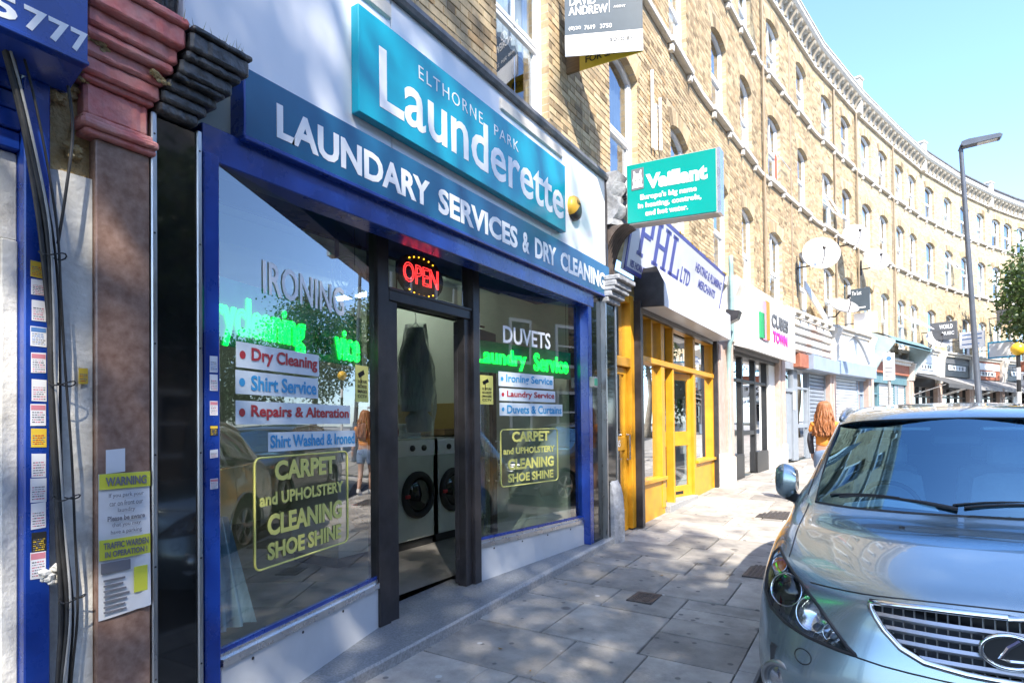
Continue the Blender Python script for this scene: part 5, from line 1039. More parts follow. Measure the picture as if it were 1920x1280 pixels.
# satellite dishes
m_dish = pm('dish_enamel', (.50, .51, .53), .5, var=.08, scale=3); m_dish2 = pm('dish_mesh_grey', (.36, .36, .36), .6, var=.2, scale=60)
def dish(label, s, out, z, r, mt, yaw=0.0, tilt=18, mast=.0):
    a, th, _ = frame(s, s+.5); t = thing('satellite_dish', label, 'satellite dish', (a[0], a[1], z), th, group='satellite dishes on the terrace')
    T = Matrix.Translation((out, 0, 0)) @ Matrix.Rotation(radians(yaw), 4, 'Z') @ Matrix.Rotation(radians(90-tilt), 4, 'Y') 
    m = MB(); m.T = T; n = 6; m.lathe([(r*k/n, .32*r*(k/n)**2-.32*r*.0) for k in range(n+1)]+[(r*1.02, .32*r+.0), (r*1.0, .32*r-.03)]+[(r*k/n, .32*r*(k/n)**2-.03) for k in range(n-1, -1, -1)], (0, 0, 0), ZV, 28); m.build('reflector', mt, t, local=True, smooth=True, auto=40)
    m = MB(); m.T = T; m.tube([(r*.75, 0, .1*r), (r*.55, 0, .85*r), (r*.1, 0, 1.05*r)], .014, 6); m.lathe([(.035, -.06), (.045, 0), (.03, .06), (0, .06)], (r*.08, 0, 1.05*r), ZV, 10); m.build('feed_arm', m_alu, t, local=True)
    m = MB(); m.tube([(-.06, 0, -r*.5), (out*.6, 0, -r*.5), (out-.03, 0, -.0)], .022, 8); m.tube([(0, 0, -r*1.0-mast), (0, 0, .1)], .03, 8); m.build('bracket', m_alu, t, local=True)
dish('large pale satellite dish on a bracket beside the second floor windows', 18.75, .62, 6.12, .47, m_dish, -62, 16, .6)
dish('bright white round satellite dish higher up the terrace wall', 22.7, .5, 7.5, .4, m_dish, -52, 20)
dish('white satellite dish half hidden behind the brightest dish', 25.0, .45, 7.15, .42, m_dish, -48, 20)
dish('grey mesh satellite dish tilted skyward above the shuttered shops', 21.3, .5, 5.0, .42, m_dish2, -40, 50)
dish('small grey satellite dish under the black projecting sign', 32.0, .5, 4.9, .45, m_dish2, -40, 35)
m_dpipe = pm('brown_downpipe', (.26, .20, .13), .6, var=.2, scale=3, dirt=.3)
# open casements and pipes on the facade
def wire(label, name, cat, pts, r, mt, group=None):
    t = thing(name, label, cat, pts[0], group=group); m = MB(); m.tube([Vector(p) for p in pts], r, 8); m.build('pipe', mt, t); return t
for k, (s, z0, z1, lab, mt) in enumerate(((18.3, 4.4, 12.4, 'grey downpipe left of the large satellite dish', m_dpipe), (22.45, 4.4, 12.4, 'grey downpipe between the dishes and the letting board', m_dpipe), (24.7, 4.4, 12.4, 'slim downpipe right of the letting board', m_dpipe), (28.7, 4.4, 12.5, 'downpipe above the blue green canopy', m_dpipe), (16.0, 4.5, 12.4, 'pale downpipe above the white bar sign', m_dpipe))):
    x, y = at(s); wire(lab, 'downpipe', 'pipe', [(x+.02, y, z0), (x+.02, y, z1)], .032, mt, 'downpipes on the terrace')
for k, (y, z0, z1) in enumerate(((8.62, 5.6, 6.75), (8.75, 5.62, 6.3), (8.98, 5.7, 6.5))): wire(['leftmost white overflow pipe beside the second window', 'short white overflow pipe, middle of three', 'rightmost white overflow pipe of three'][k], 'waste_pipe', 'pipe', [(.0, y, z0), (.0, y, z1)]+([(.0, y+.12, z1)] if k == 1 else []), .025, m_upvc, 'white waste pipes')
x, y = at(19.4); 
sh_ = thing('propped_panel', 'pale board propped at a slant under the large satellite dish', 'board', (x, y, 4.5)); m = MB(); m.loft([[(x+.05, y-.5, 5.3), (x+.09, y-.5, 5.3), (x+.5, y+1.6, 4.5), (x+.46, y+1.6, 4.5)], [(x+.05, y-.45, 5.55), (x+.09, y-.45, 5.55), (x+.5, y+1.65, 4.75), (x+.46, y+1.65, 4.75)]], closed=True, cap=True); m.build('board', m_panel, sh_)
def casement(s, z, label, w=.9, h=.75, ang=50):
    a, th, _ = frame(s, s+.5); t = thing('open_casement', label, 'window', (a[0], a[1], z), th, group='open window casements')
    T = Matrix.Translation((-.08, 0, h)) @ Matrix.Rotation(radians(-ang), 4, 'Y'); m = MB(); m.T = T
    for b in ((-.02, .02, -w/2, w/2, -h, -h+.06), (-.02, .02, -w/2, w/2, -.06, 0), (-.02, .02, -w/2, -w/2+.06, -h+.06, -.06), (-.02, .02, w/2-.06, w/2, -h+.06, -.06)): m.cbox(*b, c=.004)
    m.build('frame', m_upvc, t, local=True); m = MB(); m.T = T; m.add([(0, -w/2+.06, -h+.06), (0, w/2-.06, -h+.06), (0, w/2-.06, -.06), (0, -w/2+.06, -.06)], [(0, 1, 2, 3)]); m.build('pane', m_pane, t, local=True)
casement(14.7, 11.0, 'open white casement at the top of the picture', .95, .8, 70); casement(29.6, 5.1, 'open casement above the white shop strip, left of a pair', .9, .8); casement(31.3, 5.1, 'open casement above the white shop strip, right of a pair', .9, .8); casement(35.6, 8.3, 'open casement on the second floor left of the lamp column', .9, .8, 40); casement(21.9, 8.0, 'open casement on the second floor above the large dish', .9, .8, 25)
rg_ = thing('red_cloth', 'red cloth hung over a window rail on the second floor', 'cloth', (at(17)[0], at(17)[1], 7.85)); x, y = at(17.0); m = MB(); m.loft([[(x+.04+.01*sin(k*2), y-.38+.05*k, z) for k in range(8)] for z in (7.8, 8.45)]); m.build('cloth', pm('red_fabric', (.55, .10, .05), .8, var=.2, scale=6, stretch=(1, 6, 1)), rg_)
m = MB(); m.tube([(x+.05, y-.45, 8.46), (x+.25, y+.95, 8.40)], .012, 6); m.build('rail', m_upvc, rg_)

# ================================================================== street furniture
m_col = pm('lamp_column_paint', (.10, .115, .14), .38, .2, var=.12, scale=4, rvar=.08)
lp = thing('lamp_column', 'tall dark grey street lamp column with flat LED head', 'street lamp', (4.85, 18.6, gz(18.6, 4.85)))
zl = gz(18.6, 4.85); tx = -.32
m = MB(); prof = [(.09, 0), (.09, 1.3), (.066, 1.36), (.06, 4), (.048, 7.9)]
m.loft([[(4.85+tx*h/8+r*cos(2*pi*k/16), 18.6+r*sin(2*pi*k/16), zl+h) for k in range(16)] for r, h in prof], closed=True, cap=True); m.build('column', m_col, lp, smooth=True, auto=40)
zt = zl+7.9; m = MB(); m.tube([(4.50, 18.6, zt-.05), (4.54, 18.6, zt+.08), (4.72, 18.6, zt+.12)], .035, 8); m.build('spigot', m_col, lp, smooth=True)
m = MB(); m.prism([(-.06, .04), (.0, -.02), (.72, .02), (.76, .07), (.70, .12), (.1, .13), (-.04, .1)], (0, .26, 0), (4.58, 18.47, zt+.04), XV, ZV); m.build('lantern', m_col, lp)
m = MB(); m.prism([(.28, 0), (.66, .02), (.66, .01), (.28, -.01)], (0, .2, 0), (4.58, 18.5, zt+.035), XV, ZV); m.build('led_panel', pm('led_lens', (.75, .75, .72), .3), lp)
B('access_door', m_col, lp, (4.93, 4.965, 18.55, 18.65, zl+.5, zl+1.1))
bb = thing('belisha_beacon', 'yellow globe crossing beacon on a black and white striped pole', 'beacon', (5.75, 20.0, gz(20, 5.75))); zb_ = gz(20, 5.75)
for k in range(9): m = MB(); m.tube([(5.75, 20, zb_+.31*k), (5.75, 20, zb_+.31*k+.309)], .045, 12, cap=True); m.build('pole_band', m_blk if k % 2 == 0 else m_white, bb)
m = MB(); m.lathe([(.05, 0), (.11, .04), (.16, .14), (.16, .2), (.11, .29), (.0, .34)], (5.75, 20, zb_+2.79), ZV, 20); m.build('globe', pm('amber_globe', (.85, .5, .03), .3, var=.05), bb, smooth=True)
pk = thing('parking_sign', 'white parking sign plate on a slim grey post', 'sign', (2.93, 18.6, gz(18.6, 2.9))); zp = gz(18.6, 2.9)
m = MB(); m.tube([(2.93, 18.6, zp), (2.93, 18.6, zp+2.95)], .038, 10); m.build('post', m_gcable, pk); B('plate', m_vwhite, pk, (2.80, 3.06, 18.54, 18.555, zp+2.2, zp+2.9))
m = MB(); m.disc((2.93, 18.537, zp+2.76), (0, -1, 0), .06, 16); m.build('blue_roundel', m_bprint, pk)
for k in range(3): B('print_line', m_grey, pk, (2.84, 3.02, 18.537, 18.539, zp+2.3+.1*k, zp+2.33+.1*k))
# clutter on the pavement
lv = pm('dry_leaf', (.26, .16, .06), .8, var=.4, scale=20); rl_ = random.Random(9)
for k in range(9):
    x = rl_.uniform(.1, 2.0); yy = rl_.uniform(2.6, 11); a = rl_.uniform(0, 6.28); s_ = rl_.uniform(.012, .026); z = gz(yy, x)+.006
    m = MB(); m.add([(x+s_*cos(a), yy+s_*sin(a), z+.006), (x-s_*.5*sin(a), yy+s_*.5*cos(a), z), (x-s_*cos(a), yy-s_*sin(a), z+.004), (x+s_*.5*sin(a), yy-s_*.5*cos(a), z)], [(0, 1, 2, 3)])
    tag(m.build('fallen_leaf', lv), 'dry brown leaf lying on the paving', 'leaf', 'fallen leaves on the pavement')
# ================================================================== parked estate car
GA = [[0, .25, .5, .70, .82, .88, .90, .90, .90], [0, .25, .5, .72, .85, .91, .93, .935, .935], [0, .25, .5, .73, .865, .925, .94, .945, .945], [0, .25, .5, .725, .862, .925, .943, .945, .945], [0, .25, .5, .715, .85, .918, .942, .945, .945], [0, .25, .47, .68, .825, .90, .932, .942, .945],
      [0, .25, .47, .67, .80, .88, .925, .94, .945], [0, .26, .49, .67, .795, .875, .92, .94, .945], [0, .28, .53, .70, .79, .87, .92, .94, .945], [0, .29, .53, .67, .735, .83, .915, .945, .93], [0, .29, .50, .61, .67, .79, .905, .948, .93], [0, .29, .49, .60, .665, .79, .905, .95, .93], [0, .29, .49, .60, .66, .785, .90, .95, .93], [0, .28, .48, .58, .64, .76, .88, .93, .91], [0, .28, .5, .62, .70, .79, .87, .91, .89], [0, .3, .55, .7, .8, .86, .89, .9, .88], [0, .3, .55, .7, .8, .86, .89, .9, .88], [0, .3, .55, .7, .8, .85, .87, .88, .86]]
GB = [[.10, .11, .15, .24, .36, .46, .53, .57, .60], [.03, .04, .08, .17, .30, .42, .51, .555, .59], [0, .01, .055, .145, .285, .41, .51, .56, .595], [.02, .03, .075, .175, .32, .445, .545, .59, .62], [.05, .06, .115, .23, .385, .50, .585, .63, .665], [.09, .10, .16, .30, .46, .575, .66, .71, .745],
      [.28, .295, .35, .46, .60, .69, .75, .80, .84], [.70, .705, .74, .80, .87, .92, .95, .975, .99], [1.20, 1.21, 1.25, 1.30, 1.34, 1.35, 1.34, 1.33, 1.31], [1.47, 1.48, 1.53, 1.60, 1.66, 1.68, 1.66, 1.63, 1.60], [1.78, 1.79, 1.85, 1.92, 1.98, 2.0, 2.0, 2.0, 2.0], [2.4]*9, [3.3]*9, [4.15, 4.14, 4.1, 4.05, 4.0, 4.0, 4.0, 4.0, 4.0], [4.5, 4.49, 4.45, 4.4, 4.35, 4.33, 4.3, 4.3, 4.3], [4.75, 4.74, 4.7, 4.62, 4.55, 4.5, 4.46, 4.44, 4.42], [4.8, 4.79, 4.75, 4.67, 4.6, 4.54, 4.5, 4.47, 4.44], [4.72, 4.71, 4.67, 4.6, 4.54, 4.5, 4.47, 4.45, 4.42]]
GC = [[.22]*9, [.36]*9, [.50]*7+[.49, .48], [.63]*6+[.62, .60, .56], [.76, .76, .76, .76, .765, .765, .75, .70, .63], [.925, .92, .905, .895, .895, .885, .85, .78, .70], [1.0, .995, .985, .975, .975, .955, .91, .83, .755], [1.075, 1.07, 1.06, 1.05, 1.05, 1.025, .97, .88, .775], [1.105, 1.105, 1.11, 1.12, 1.125, 1.09, 1.0, .84, .60], [1.39, 1.39, 1.385, 1.38, 1.37, 1.22, 1.05, .65, .24], [1.665, 1.66, 1.65, 1.63, 1.585, 1.33, 1.06, .65, .23], [1.745, 1.74, 1.725, 1.70, 1.645, 1.36, 1.07, .65, .22], [1.77, 1.765, 1.75, 1.72, 1.66, 1.37, 1.08, .65, .23], [1.66, 1.655, 1.645, 1.62, 1.57, 1.36, 1.10, .66, .26], [1.35, 1.35, 1.34, 1.33, 1.30, 1.2, 1.08, .68, .3], [1.02, 1.02, 1.01, 1.0, .98, .95, .9, .7, .3], [.6]*7+[.5, .3], [.28]*9]
CG = np.stack([np.array(GA), np.array(GB), np.array(GC)], -1)
def crw(t):
    return np.stack([-.5*t**3+t**2-.5*t, 1.5*t**3-2.5*t**2+1, -1.5*t**3+2*t**2+.5*t, .5*t**3-.5*t**2], -1)
def surf(v, u):
    """smooth body surface at row v (0 bumper .. 17 tail) and column u (0 centre .. 8 side)"""
    nr, nc = CG.shape[:2]; v = min(max(v, 0), nr-1.0001); u = min(max(u, 0), nc-1.0001); i, j = int(v), int(u); wv, wu = crw(np.array(v-i)), crw(np.array(u-j)); p = np.zeros(3)
    for a in range(4):
        for b in range(4):
            jj = j-1+b; ii = min(max(i-1+a, 0), nr-1); q = CG[ii, min(abs(jj), nc-1)].copy()
            if jj < 0: q[0] = -q[0]
            p += wv[a]*wu[b]*q
    return p
NV, NU = 12, 9
VS = [k/NV for k in range(17*NV+1)]; US_ = [k/NU for k in range(8*NU+1)]
GRID = np.array([[surf(v, u) for u in US_] for v in VS])
GRID[:, 0, 0] = 0
def inpoly(x, y, P):
    c = False; n = len(P); j = n-1
    for i in range(n):
        if (P[i][1] > y) != (P[j][1] > y) and x < (P[j][0]-P[i][0])*(y-P[i][1])/(P[j][1]-P[i][1]+1e-12)+P[i][0]: c = not c
        j = i
    return c
_bv = BVHTree.FromPolygons([tuple(p) for r in GRID for p in r], [(i*len(US_)+j, i*len(US_)+j+1, (i+1)*len(US_)+j+1, (i+1)*len(US_)+j) for i in range(len(VS)-1) for j in range(len(US_)-1)])
def fb(a, c):
    h = _bv.ray_cast(Vector((abs(a)+1e-5, -1, c)), Vector((0, 1, 0))); return h[0].y if h[0] else .5
def fnorm(a, c):
    h = _bv.ray_cast(Vector((abs(a)+1e-5, -1, c)), Vector((0, 1, 0))); n = h[1]
    if n.y > 0: n = -n
    return Vector((n.x*(1 if a >= 0 else -1), n.y, n.z))
HL_ = [(.862, .972), (.80, .935), (.72, .885), (.64, .82), (.575, .75), (.525, .695), (.488, .668), (.56, .673), (.68, .688), (.79, .71), (.865, .738), (.905, .79), (.905, .87), (.892, .94)]
GR_ = [(0, .905), (.25, .90), (.44, .888), (.435, .86), (.39, .79), (.335, .735), (.26, .70), (.13, .685), (0, .682)]
GRF = GR_+[(-a, c) for a, c in GR_[::-1][1:-1]]
m_glass_car = glassmat('windscreen_glass', 1.7, (.50, .74, .84), 3.4, gcol=(.42, .76, 1.0)); m_clear = glassmat('lamp_cover', 1.5, (.9, .93, .95), 2.0)
m_tint = pm('tinted_side_glass', (.012, .016, .018), .04, var=.1, spec=.8); m_chrome = pm('chrome', (.78, .79, .80), .08, 1.0, var=.05); m_satin = pm('satin_silver', (.42, .43, .44), .3, .9, var=.06)
m_plast = pm('black_trim', (.015, .015, .016), .5, var=.2); m_tyre = pm('tyre_rubber', (.02, .02, .021), .8, var=.25, scale=14); m_rim = pm('alloy', (.52, .53, .55), .3, .9, var=.05); m_seat = pm('grey_seat', (.34, .34, .35), .7, var=.15); m_amber = pm('amber_lens', (.6, .2, .04), .2); m_refl = pm('lamp_reflector', (.6, .62, .64), .15, .95, var=.1, scale=20)
def paint(name, c1, c2): return pm(name, c1, .26, .75, col2=c2, scale=900, coat=1.0, rvar=.04)
def car(label, loc, paint_m, grp):
    t = thing('parked_car', label, 'car', loc, 0, grp)
    T0 = Matrix(((-1, 0, 0, loc[0]), (0, 1, 0, loc[1]), (0, 0, 1, loc[2]), (0, 0, 0, 1)))   # local (a,b,c): a towards the shops
    def bd(m, name, mats, par=None, **k):
        m.v = [tuple(T0 @ Vector(p)) for p in m.v]; return m.build(name, mats, par or t, **k)
    nu = len(US_); V = []; body = []; wsf = []; hl = {1: [], -1: []}; side = {1: [], -1: []}
    for s in (1, -1):
        off = len(V); V += [(s*p[0], p[1], p[2]) for r in GRID for p in r]
        for i in range(len(VS)-1):
            v = (VS[i]+VS[i+1])/2
            for j in range(nu-1):
                u = (US_[j]+US_[j+1])/2; f = (off+i*nu+j, off+i*nu+j+1, off+(i+1)*nu+j+1, off+(i+1)*nu+j); p = (GRID[i, j]+GRID[i+1, j+1]+GRID[i+1, j]+GRID[i, j+1])/4
                if 8.1 < v < 9.92 and u < 3.5: wsf.append(f); continue
                if 13.15 < v < 14.2 and u < 3.6: side[s].append(f); continue
                if p[1] < .9 and p[2] < 1 and inpoly(p[0], p[2], HL_) and 2.5 < v < 6.2: hl[s].append(f); continue
                if p[1] < .35 and inpoly(p[0], p[2], GRF) and v < 5.3: continue
                if 9.0 < v < 13.2 and 4.25 < u < 5.8 and not (10.85 < v < 10.98 or 12.0 < v < 12.12): side[s].append(f); continue
                if hypot(p[1]-3.72, p[2]-.37) < .42 and p[0] > .7: continue
                body.append(f)
    def sub(fs):
        idx = {}; vs = []; ff = []
        for f in fs:
            g = []
            for i in f:
                if i not in idx: idx[i] = len(vs); vs.append(V[i])
                g.append(idx[i])
            ff.append(g)
        m = MB(); m.add(vs, ff); return m
    bo = bd(sub(body), 'body', paint_m, smooth=True)
    bm_ = bmesh.new(); bm_.from_mesh(bo.data); bmesh.ops.remove_doubles(bm_, verts=bm_.verts, dist=1e-4); bm_.to_mesh(bo.data); bm_.free()
    Cq = [surf(v, 0) for v in (8.1, 9.0, 9.92)]; Eq = [surf(v, 3.5) for v in (8.1, 9.0, 9.92)]
    lag = lambda q, f: q[0]*(1-f)*(1-2*f)+q[1]*4*f*(1-f)+q[2]*f*(2*f-1)
    wm = MB(); rw = []
    for i in range(17):
        c0, e0 = lag(Cq, i/16+.012*(i == 16)), lag(Eq, i/16+.012*(i == 16)); rw.append([(e0[0]*t, c0[1]+(e0[1]-c0[1])*t*t, c0[2]+(e0[2]-c0[2])*t*t) for t in [k/14-1 for k in range(29)]])
    wm.loft(rw); w_ = bd(wm, 'windscreen', m_glass_car, smooth=True); bm_ = bmesh.new(); bm_.from_mesh(w_.data); bmesh.ops.remove_doubles(bm_, verts=bm_.verts, dist=1e-4); bm_.to_mesh(w_.data); bm_.free()
    for s in (1, -1): bd(sub(side[s]), 'side_window', m_tint, smooth=True)
    def seam(pts, name='panel_gap', r=.0035, mt=m_plast):
        for s in (1, -1): m = MB(); m.tube([(s*p[0], p[1], p[2]) for p in pts], r, 5); bd(m, name, mt)
    SP = lambda vu: [surf(v, u) for v, u in vu]
    # windscreen surround, bonnet and wing gaps, door gaps
    seam(SP([(8.1, 3.5*k/10) for k in range(11)]), 'scuttle_seal', .008); seam(SP([(8.1+1.82*k/14, 3.5) for k in range(15)]), 'screen_seal', .007); seam(SP([(9.92, 3.5*k/10) for k in range(11)]), 'screen_seal', .006)
    seam(SP([(5.75+(8.05-5.75)*k/14, 3.95+.05*sin(k/14*3)) for k in range(15)])); seam(SP([(5.03, 3.0*k/12) for k in range(13)]))
    seam([(a, fb(a, c)-.001, c) for a, c in ((.488, .664), (.40, .655), (.3, .65), (.15, .645), (0, .643))])
    seam(SP([(9.35, 5.9+2*k/8) for k in range(9)])); seam(SP([(10.95, 5.9+2*k/8) for k in range(9)])); seam(SP([(12.2, 5.9+1*k/8) for k in range(9)])); seam(SP([(9.0+4.1*k/30, 5.85) for k in range(31)]), 'belt_trim', .009, m_chrome)
    seam(SP([(8.3+.9*k/8, 4.25+.0*k) for k in range(9)])); 
    for v in (9.75, 11.7): seam(SP([(v+.16*k/4, 6.35) for k in range(5)]), 'door_handle', .014, paint_m)
    # headlamps
    for s in (1, -1):
        h = bd(sub(hl[s]), 'headlamp', m_clear, smooth=True); P = [(a, fb(min(a, .9), c), c) for a, c in HL_]; ca = sum(p[0] for p in P)/len(P); cc = sum(p[2] for p in P)/len(P)
        pts = []
        for i in range(len(P)):
            a, b = P[i], P[(i+1) % len(P)]
            for k in range(4): x = a[0]+(b[0]-a[0])*k/4; z = a[2]+(b[2]-a[2])*k/4; pts.append((s*x, fb(x, z)-.001, z))
        m = MB(); m.tube(pts, .0075, 6, closed=True); bd(m, 'lamp_gasket', m_plast, h)
        m = MB(); r0 = [(p[0], p[1]+.003, p[2]) for p in pts]; r1 = [(s*(ca+(abs(p[0])-ca)*.9), p[1]+.085, cc+(p[2]-cc)*.9) for p in pts]; m.loft([r0, r1], closed=True); n0 = len(m.v); m.add([(s*ca, fb(ca, cc)+.11, cc)]+r1, [(0, i+1, (i+1) % len(r1)+1) for i in range(len(r1))]); bd(m, 'lamp_housing', pm('lamp_bezel', (.14, .145, .15), .25, .7, var=.2, scale=8), h, smooth=True)
        for a, c, r, mt, nm in ((.797, .822, .072, m_black, 'projector_lens'), (.66, .768, .074, m_refl, 'main_beam'), (.845, .908, .036, m_amber, 'indicator'), (.585, .715, .035, m_refl, 'corner_reflector')):
            b = fb(a, c); ax = Vector((0, -1, 0)); ax = (fnorm(s*a, c)+Vector((0, -1.2, .1))).normalized(); o = Vector((s*a, b+.062, c))
            m = MB(); m.lathe([(r*1.12, -.02), (r*1.14, .004), (r*1.08, .01), (r*1.02, .004), (r*1.0, -.01)], o, ax, 24); bd(m, 'lamp_ring', m_chrome, h, smooth=True)
            m = MB(); m.lathe([(r*1.02, .004), (r*.8, .018 if mt is m_black else -.01), (r*.45, .028 if mt is m_black else -.022), (0, .032 if mt is m_black else -.026)], o, ax, 20); bd(m, nm, mt, h, smooth=True)
        a, c = .80, .45; b = fb(a, c); ax = (fnorm(s*a, c)+Vector((0, -.8, 0))).normalized(); o = Vector((s*a, b+.012, c))
        m = MB(); m.lathe([(.095, -.03), (.098, .012), (.085, .022), (.074, .012), (.07, -.005)], o, ax, 24); fg = bd(m, 'fog_lamp', m_satin, smooth=True); m = MB(); m.lathe([(.072, -.003), (.05, .012), (0, .018)], o, ax, 20); bd(m, 'lens', m_refl, fg, smooth=True)
        a, c = .70, .605; m = MB(); q = [(s*(a+.035*cos(k*pi/10)), 0, c+.03*sin(k*pi/10)) for k in range(20)]; m.tube([(p[0], fb(p[0], p[2])-.0005, p[2]) for p in q], .0028, 5, closed=True); bd(m, 'washer_cap', m_plast)
    # grille
    g = MB(); pts = []
    for i in range(len(GRF)):
        a, b = GRF[i], GRF[(i+1) % len(GRF)]
        for k in range(4): x = a[0]+(b[0]-a[0])*k/4; z = a[1]+(b[1]-a[1])*k/4; pts.append((x, fb(x, z)-.004, z))
    g.tube(pts, .0135, 8, closed=True); gr = bd(g, 'grille', m_chrome, smooth=True)
    m = MB(); back = [(p[0]*1.01, p[1]+.07, p[2]) for p in pts]; m.add([(0, .14, .8)]+back, [(0, i+1, (i+1) % len(back)+1) for i in range(len(back))]); m.loft([pts, back], closed=True); bd(m, 'grille_back', m_plast, gr)
    def half_w(z):
        z_ = [p[1] for p in GR_[2:]]; return float(np.interp(-z, [-q for q in z_], [p[0] for p in GR_[2:]]))
    for k in range(4):
        z = .845-.045*k; hw = half_w(z)-.006; m = MB(); n = 20
        sec = lambda x: [(x, fb(x, z)+.004, z+.012), (x, fb(x, z)-.004, z-.0), (x, fb(x, z)+.004, z-.013), (x, fb(x, z)+.03, z-.006)]
        m.loft([sec(-hw+2*hw*q/n) for q in range(n+1)], closed=True, cap=True); bd(m, 'grille_bar', m_satin, gr)
    for k in range(-11, 12):
        x0 = k*.036; zb2 = [z for z in np.linspace(.69, .89, 12) if half_w(z) > abs(x0)+.004]
        if len(zb2) > 2: m = MB(); m.tube([(x0, fb(x0, z)+.014, z) for z in zb2], .0035, 5); bd(m, 'grille_fin', m_satin, gr)
    eo = Vector((0, fb(0, .785)-.012, .79)); m = MB(); m.tube([(eo.x+.085*cos(q), eo.y-.004, eo.z+.06*sin(q)) for q in [2*pi*k/32 for k in range(32)]], .009, 8, closed=True); em = bd(m, 'emblem', m_chrome, smooth=True)
    m = MB(); m.prism([(.08*cos(2*pi*k/28), .055*sin(2*pi*k/28)) for k in range(28)], (0, .012, 0), (0, eo.y, eo.z), XV, ZV); bd(m, 'emblem_ground', m_plast, em)
    m = MB(); m.tube([(-.03, eo.y-.006, eo.z+.046), (.005, eo.y-.006, eo.z+.015), (.028, eo.y-.006, eo.z-.026), (.0, eo.y-.006, eo.z-.034), (-.055, eo.y-.006, eo.z-.03)], .0085, 6); bd(m, 'emblem_stroke', m_chrome, em)
    # lower intake and plate
    m = MB(); m.loft([[(a, fb(a, c)-.003, c) for a in np.linspace(-.5, .5, 15)] for c in (.28, .33, .38)]); bd(m, 'lower_intake', m_plast); B2 = MB(); B2.cbox(-.26, .26, -.018, -.006, .47, .58, .003); bd(B2, 'number_plate', m_vwhite)
    # mirrors
    for s in (1, -1):
        m = MB(); rings = []
        for k in range(15):
            f = k/14; x = .90+.14*f; hz = (.105+.03*f)*(sin(pi*min(1, (f*.86+.14)))**.32 if f < .5 else (1-max(0, f-.5)**2*1.9*(1 if f < .99 else 1.6))); hy = .085*(1-.5*max(0, f-.55)**1.3*2); 
            if k == 14: hz *= .35; hy *= .4
            rings.append([(s*x, 1.80+hy*(sin(q) if sin(q) > 0 else sin(q)*1.15)*abs(sin(q))**-.25 if abs(sin(q)) > .05 else 1.80, 1.225+.01*f+hz*cos(q)*max(.05, abs(cos(q)))**-.35) for q in [2*pi*w/24+.01 for w in range(24)]])
        m.loft(rings, closed=True, cap=True); mi = bd(m, 'door_mirror', paint_m, smooth=True, auto=60); m = MB(); m.tube([(s*.84, 1.72, 1.09), (s*.90, 1.77, 1.11), (s*.97, 1.80, 1.135)], .035, 8); bd(m, 'mirror_arm', m_plast, mi, smooth=True)
        m = MB(); m.loft([[(s*(.975+.07*cos(q)*f), 1.892, 1.23+.085*sin(q)*f) for q in [2*pi*w/16 for w in range(16)]] for f in (1, .02)], closed=True); bd(m, 'mirror_glass', m_chrome, mi)
        # roof rail, wiper
        P = [surf(10.2+3.0*k/16, 3.55) for k in range(17)]; m = MB(); m.tube([(s*p[0], p[1], p[2]+.004+.018*min(1, min(k, 16-k)/3)) for k, p in enumerate(P)], .019, 8); bd(m, 'roof_rail', m_satin, smooth=True)
        # wheels
        for b in (.985, 3.72):
            o = Vector((s*.80, b, .355)); ax = Vector((s, 0, 0))
            m = MB(); m.lathe([(.24, -.11), (.30, -.115), (.345, -.10), (.355, -.06), (.355, .06), (.345, .10), (.30, .118), (.235, .11)], o, ax, 40); wh = bd(m, 'wheel', m_tyre, smooth=True)
            m = MB(); m.lathe([(.24, -.11), (.225, -.06), (.225, .07), (.24, .112), (.228, .112), (.212, .08)], o, ax, 40); bd(m, 'rim', m_rim, wh, smooth=True)
            for k in range(5):
                q = 2*pi*k/5; e1, e2 = Vector((0, cos(q), sin(q))), Vector((0, -sin(q), cos(q))); m = MB(); m.loft([[o+ax*d+e1*r+e2*w for w, d in ((-hw_, d0-.03), (-hw_*.6, d0), (hw_*.6, d0), (hw_, d0-.03))] for r, hw_, d0 in ((.03, .03, .085), (.12, .028, .09), (.218, .045, .1))], closed=True, cap=True); bd(m, 'spoke', m_rim, wh)
            m = MB(); m.lathe([(.215, .0), (.0, .0)], o, ax, 24); bd(m, 'brake_disc', m_plast, wh); m = MB(); m.lathe([(.055, .07), (.05, .1), (0, .104)], o, ax, 16); bd(m, 'hub_cap', m_rim, wh, smooth=True)
            m = MB(); m.lathe([(.43, -.3), (.43, .1)], Vector((s*.80, b, .37)), ax, 24, a0=0, a1=2*pi); bd(m, 'wheel_well', m_plast)
        m = MB(); m.tube([(s*.80, 3.72+.42*cos(q), .37+.42*sin(q)) if False else (s*(.945), 3.72+.425*cos(q), .37+.425*sin(q)) for q in [pi*k/20-.3*0 for k in range(21)]], .012, 6); bd(m, 'arch_lip', paint_m)
    for a0, a1, sgn in ((.05, .62, 1), (-.55, .02, 1)):
        p0 = surf(8.13, abs(a0)*5.0); m = MB(); n = 9; pth = []
        for k in range(n):
            a = a0+(a1-a0)*k/(n-1); p = surf(8.16+.16*sin(pi*k/(n-1)*.9)*.8, min(3.3, abs(a)/.2)); pth.append((a, p[1]-.012, p[2]+.022))
        m.tube(pth, [.012]*3+[.008]*6, 6); wp_ = bd(m, 'wiper', m_plast); m = MB(); m.tube([(p[0]+.05, p[1]+.012, p[2]+.01) for p in pth[3:]], .006, 5); bd(m, 'wiper_blade', m_plast, wp_)
    for s in (1, -1): p = surf(7.55, 1.15); m = MB(); m.lathe([(.014, 0), (.012, .008), (0, .012)], (s*p[0], p[1], p[2]), ZV, 10); bd(m, 'washer_jet', m_plast)
    # cabin
    m = MB(); m.loft([[(-.78, b, z), (.78, b, z)] for b, z in ((1.2, .95), (1.35, 1.08), (1.62, 1.12), (1.8, 1.07), (1.86, .8))]); bd(m, 'dashboard', m_plast, smooth=True)
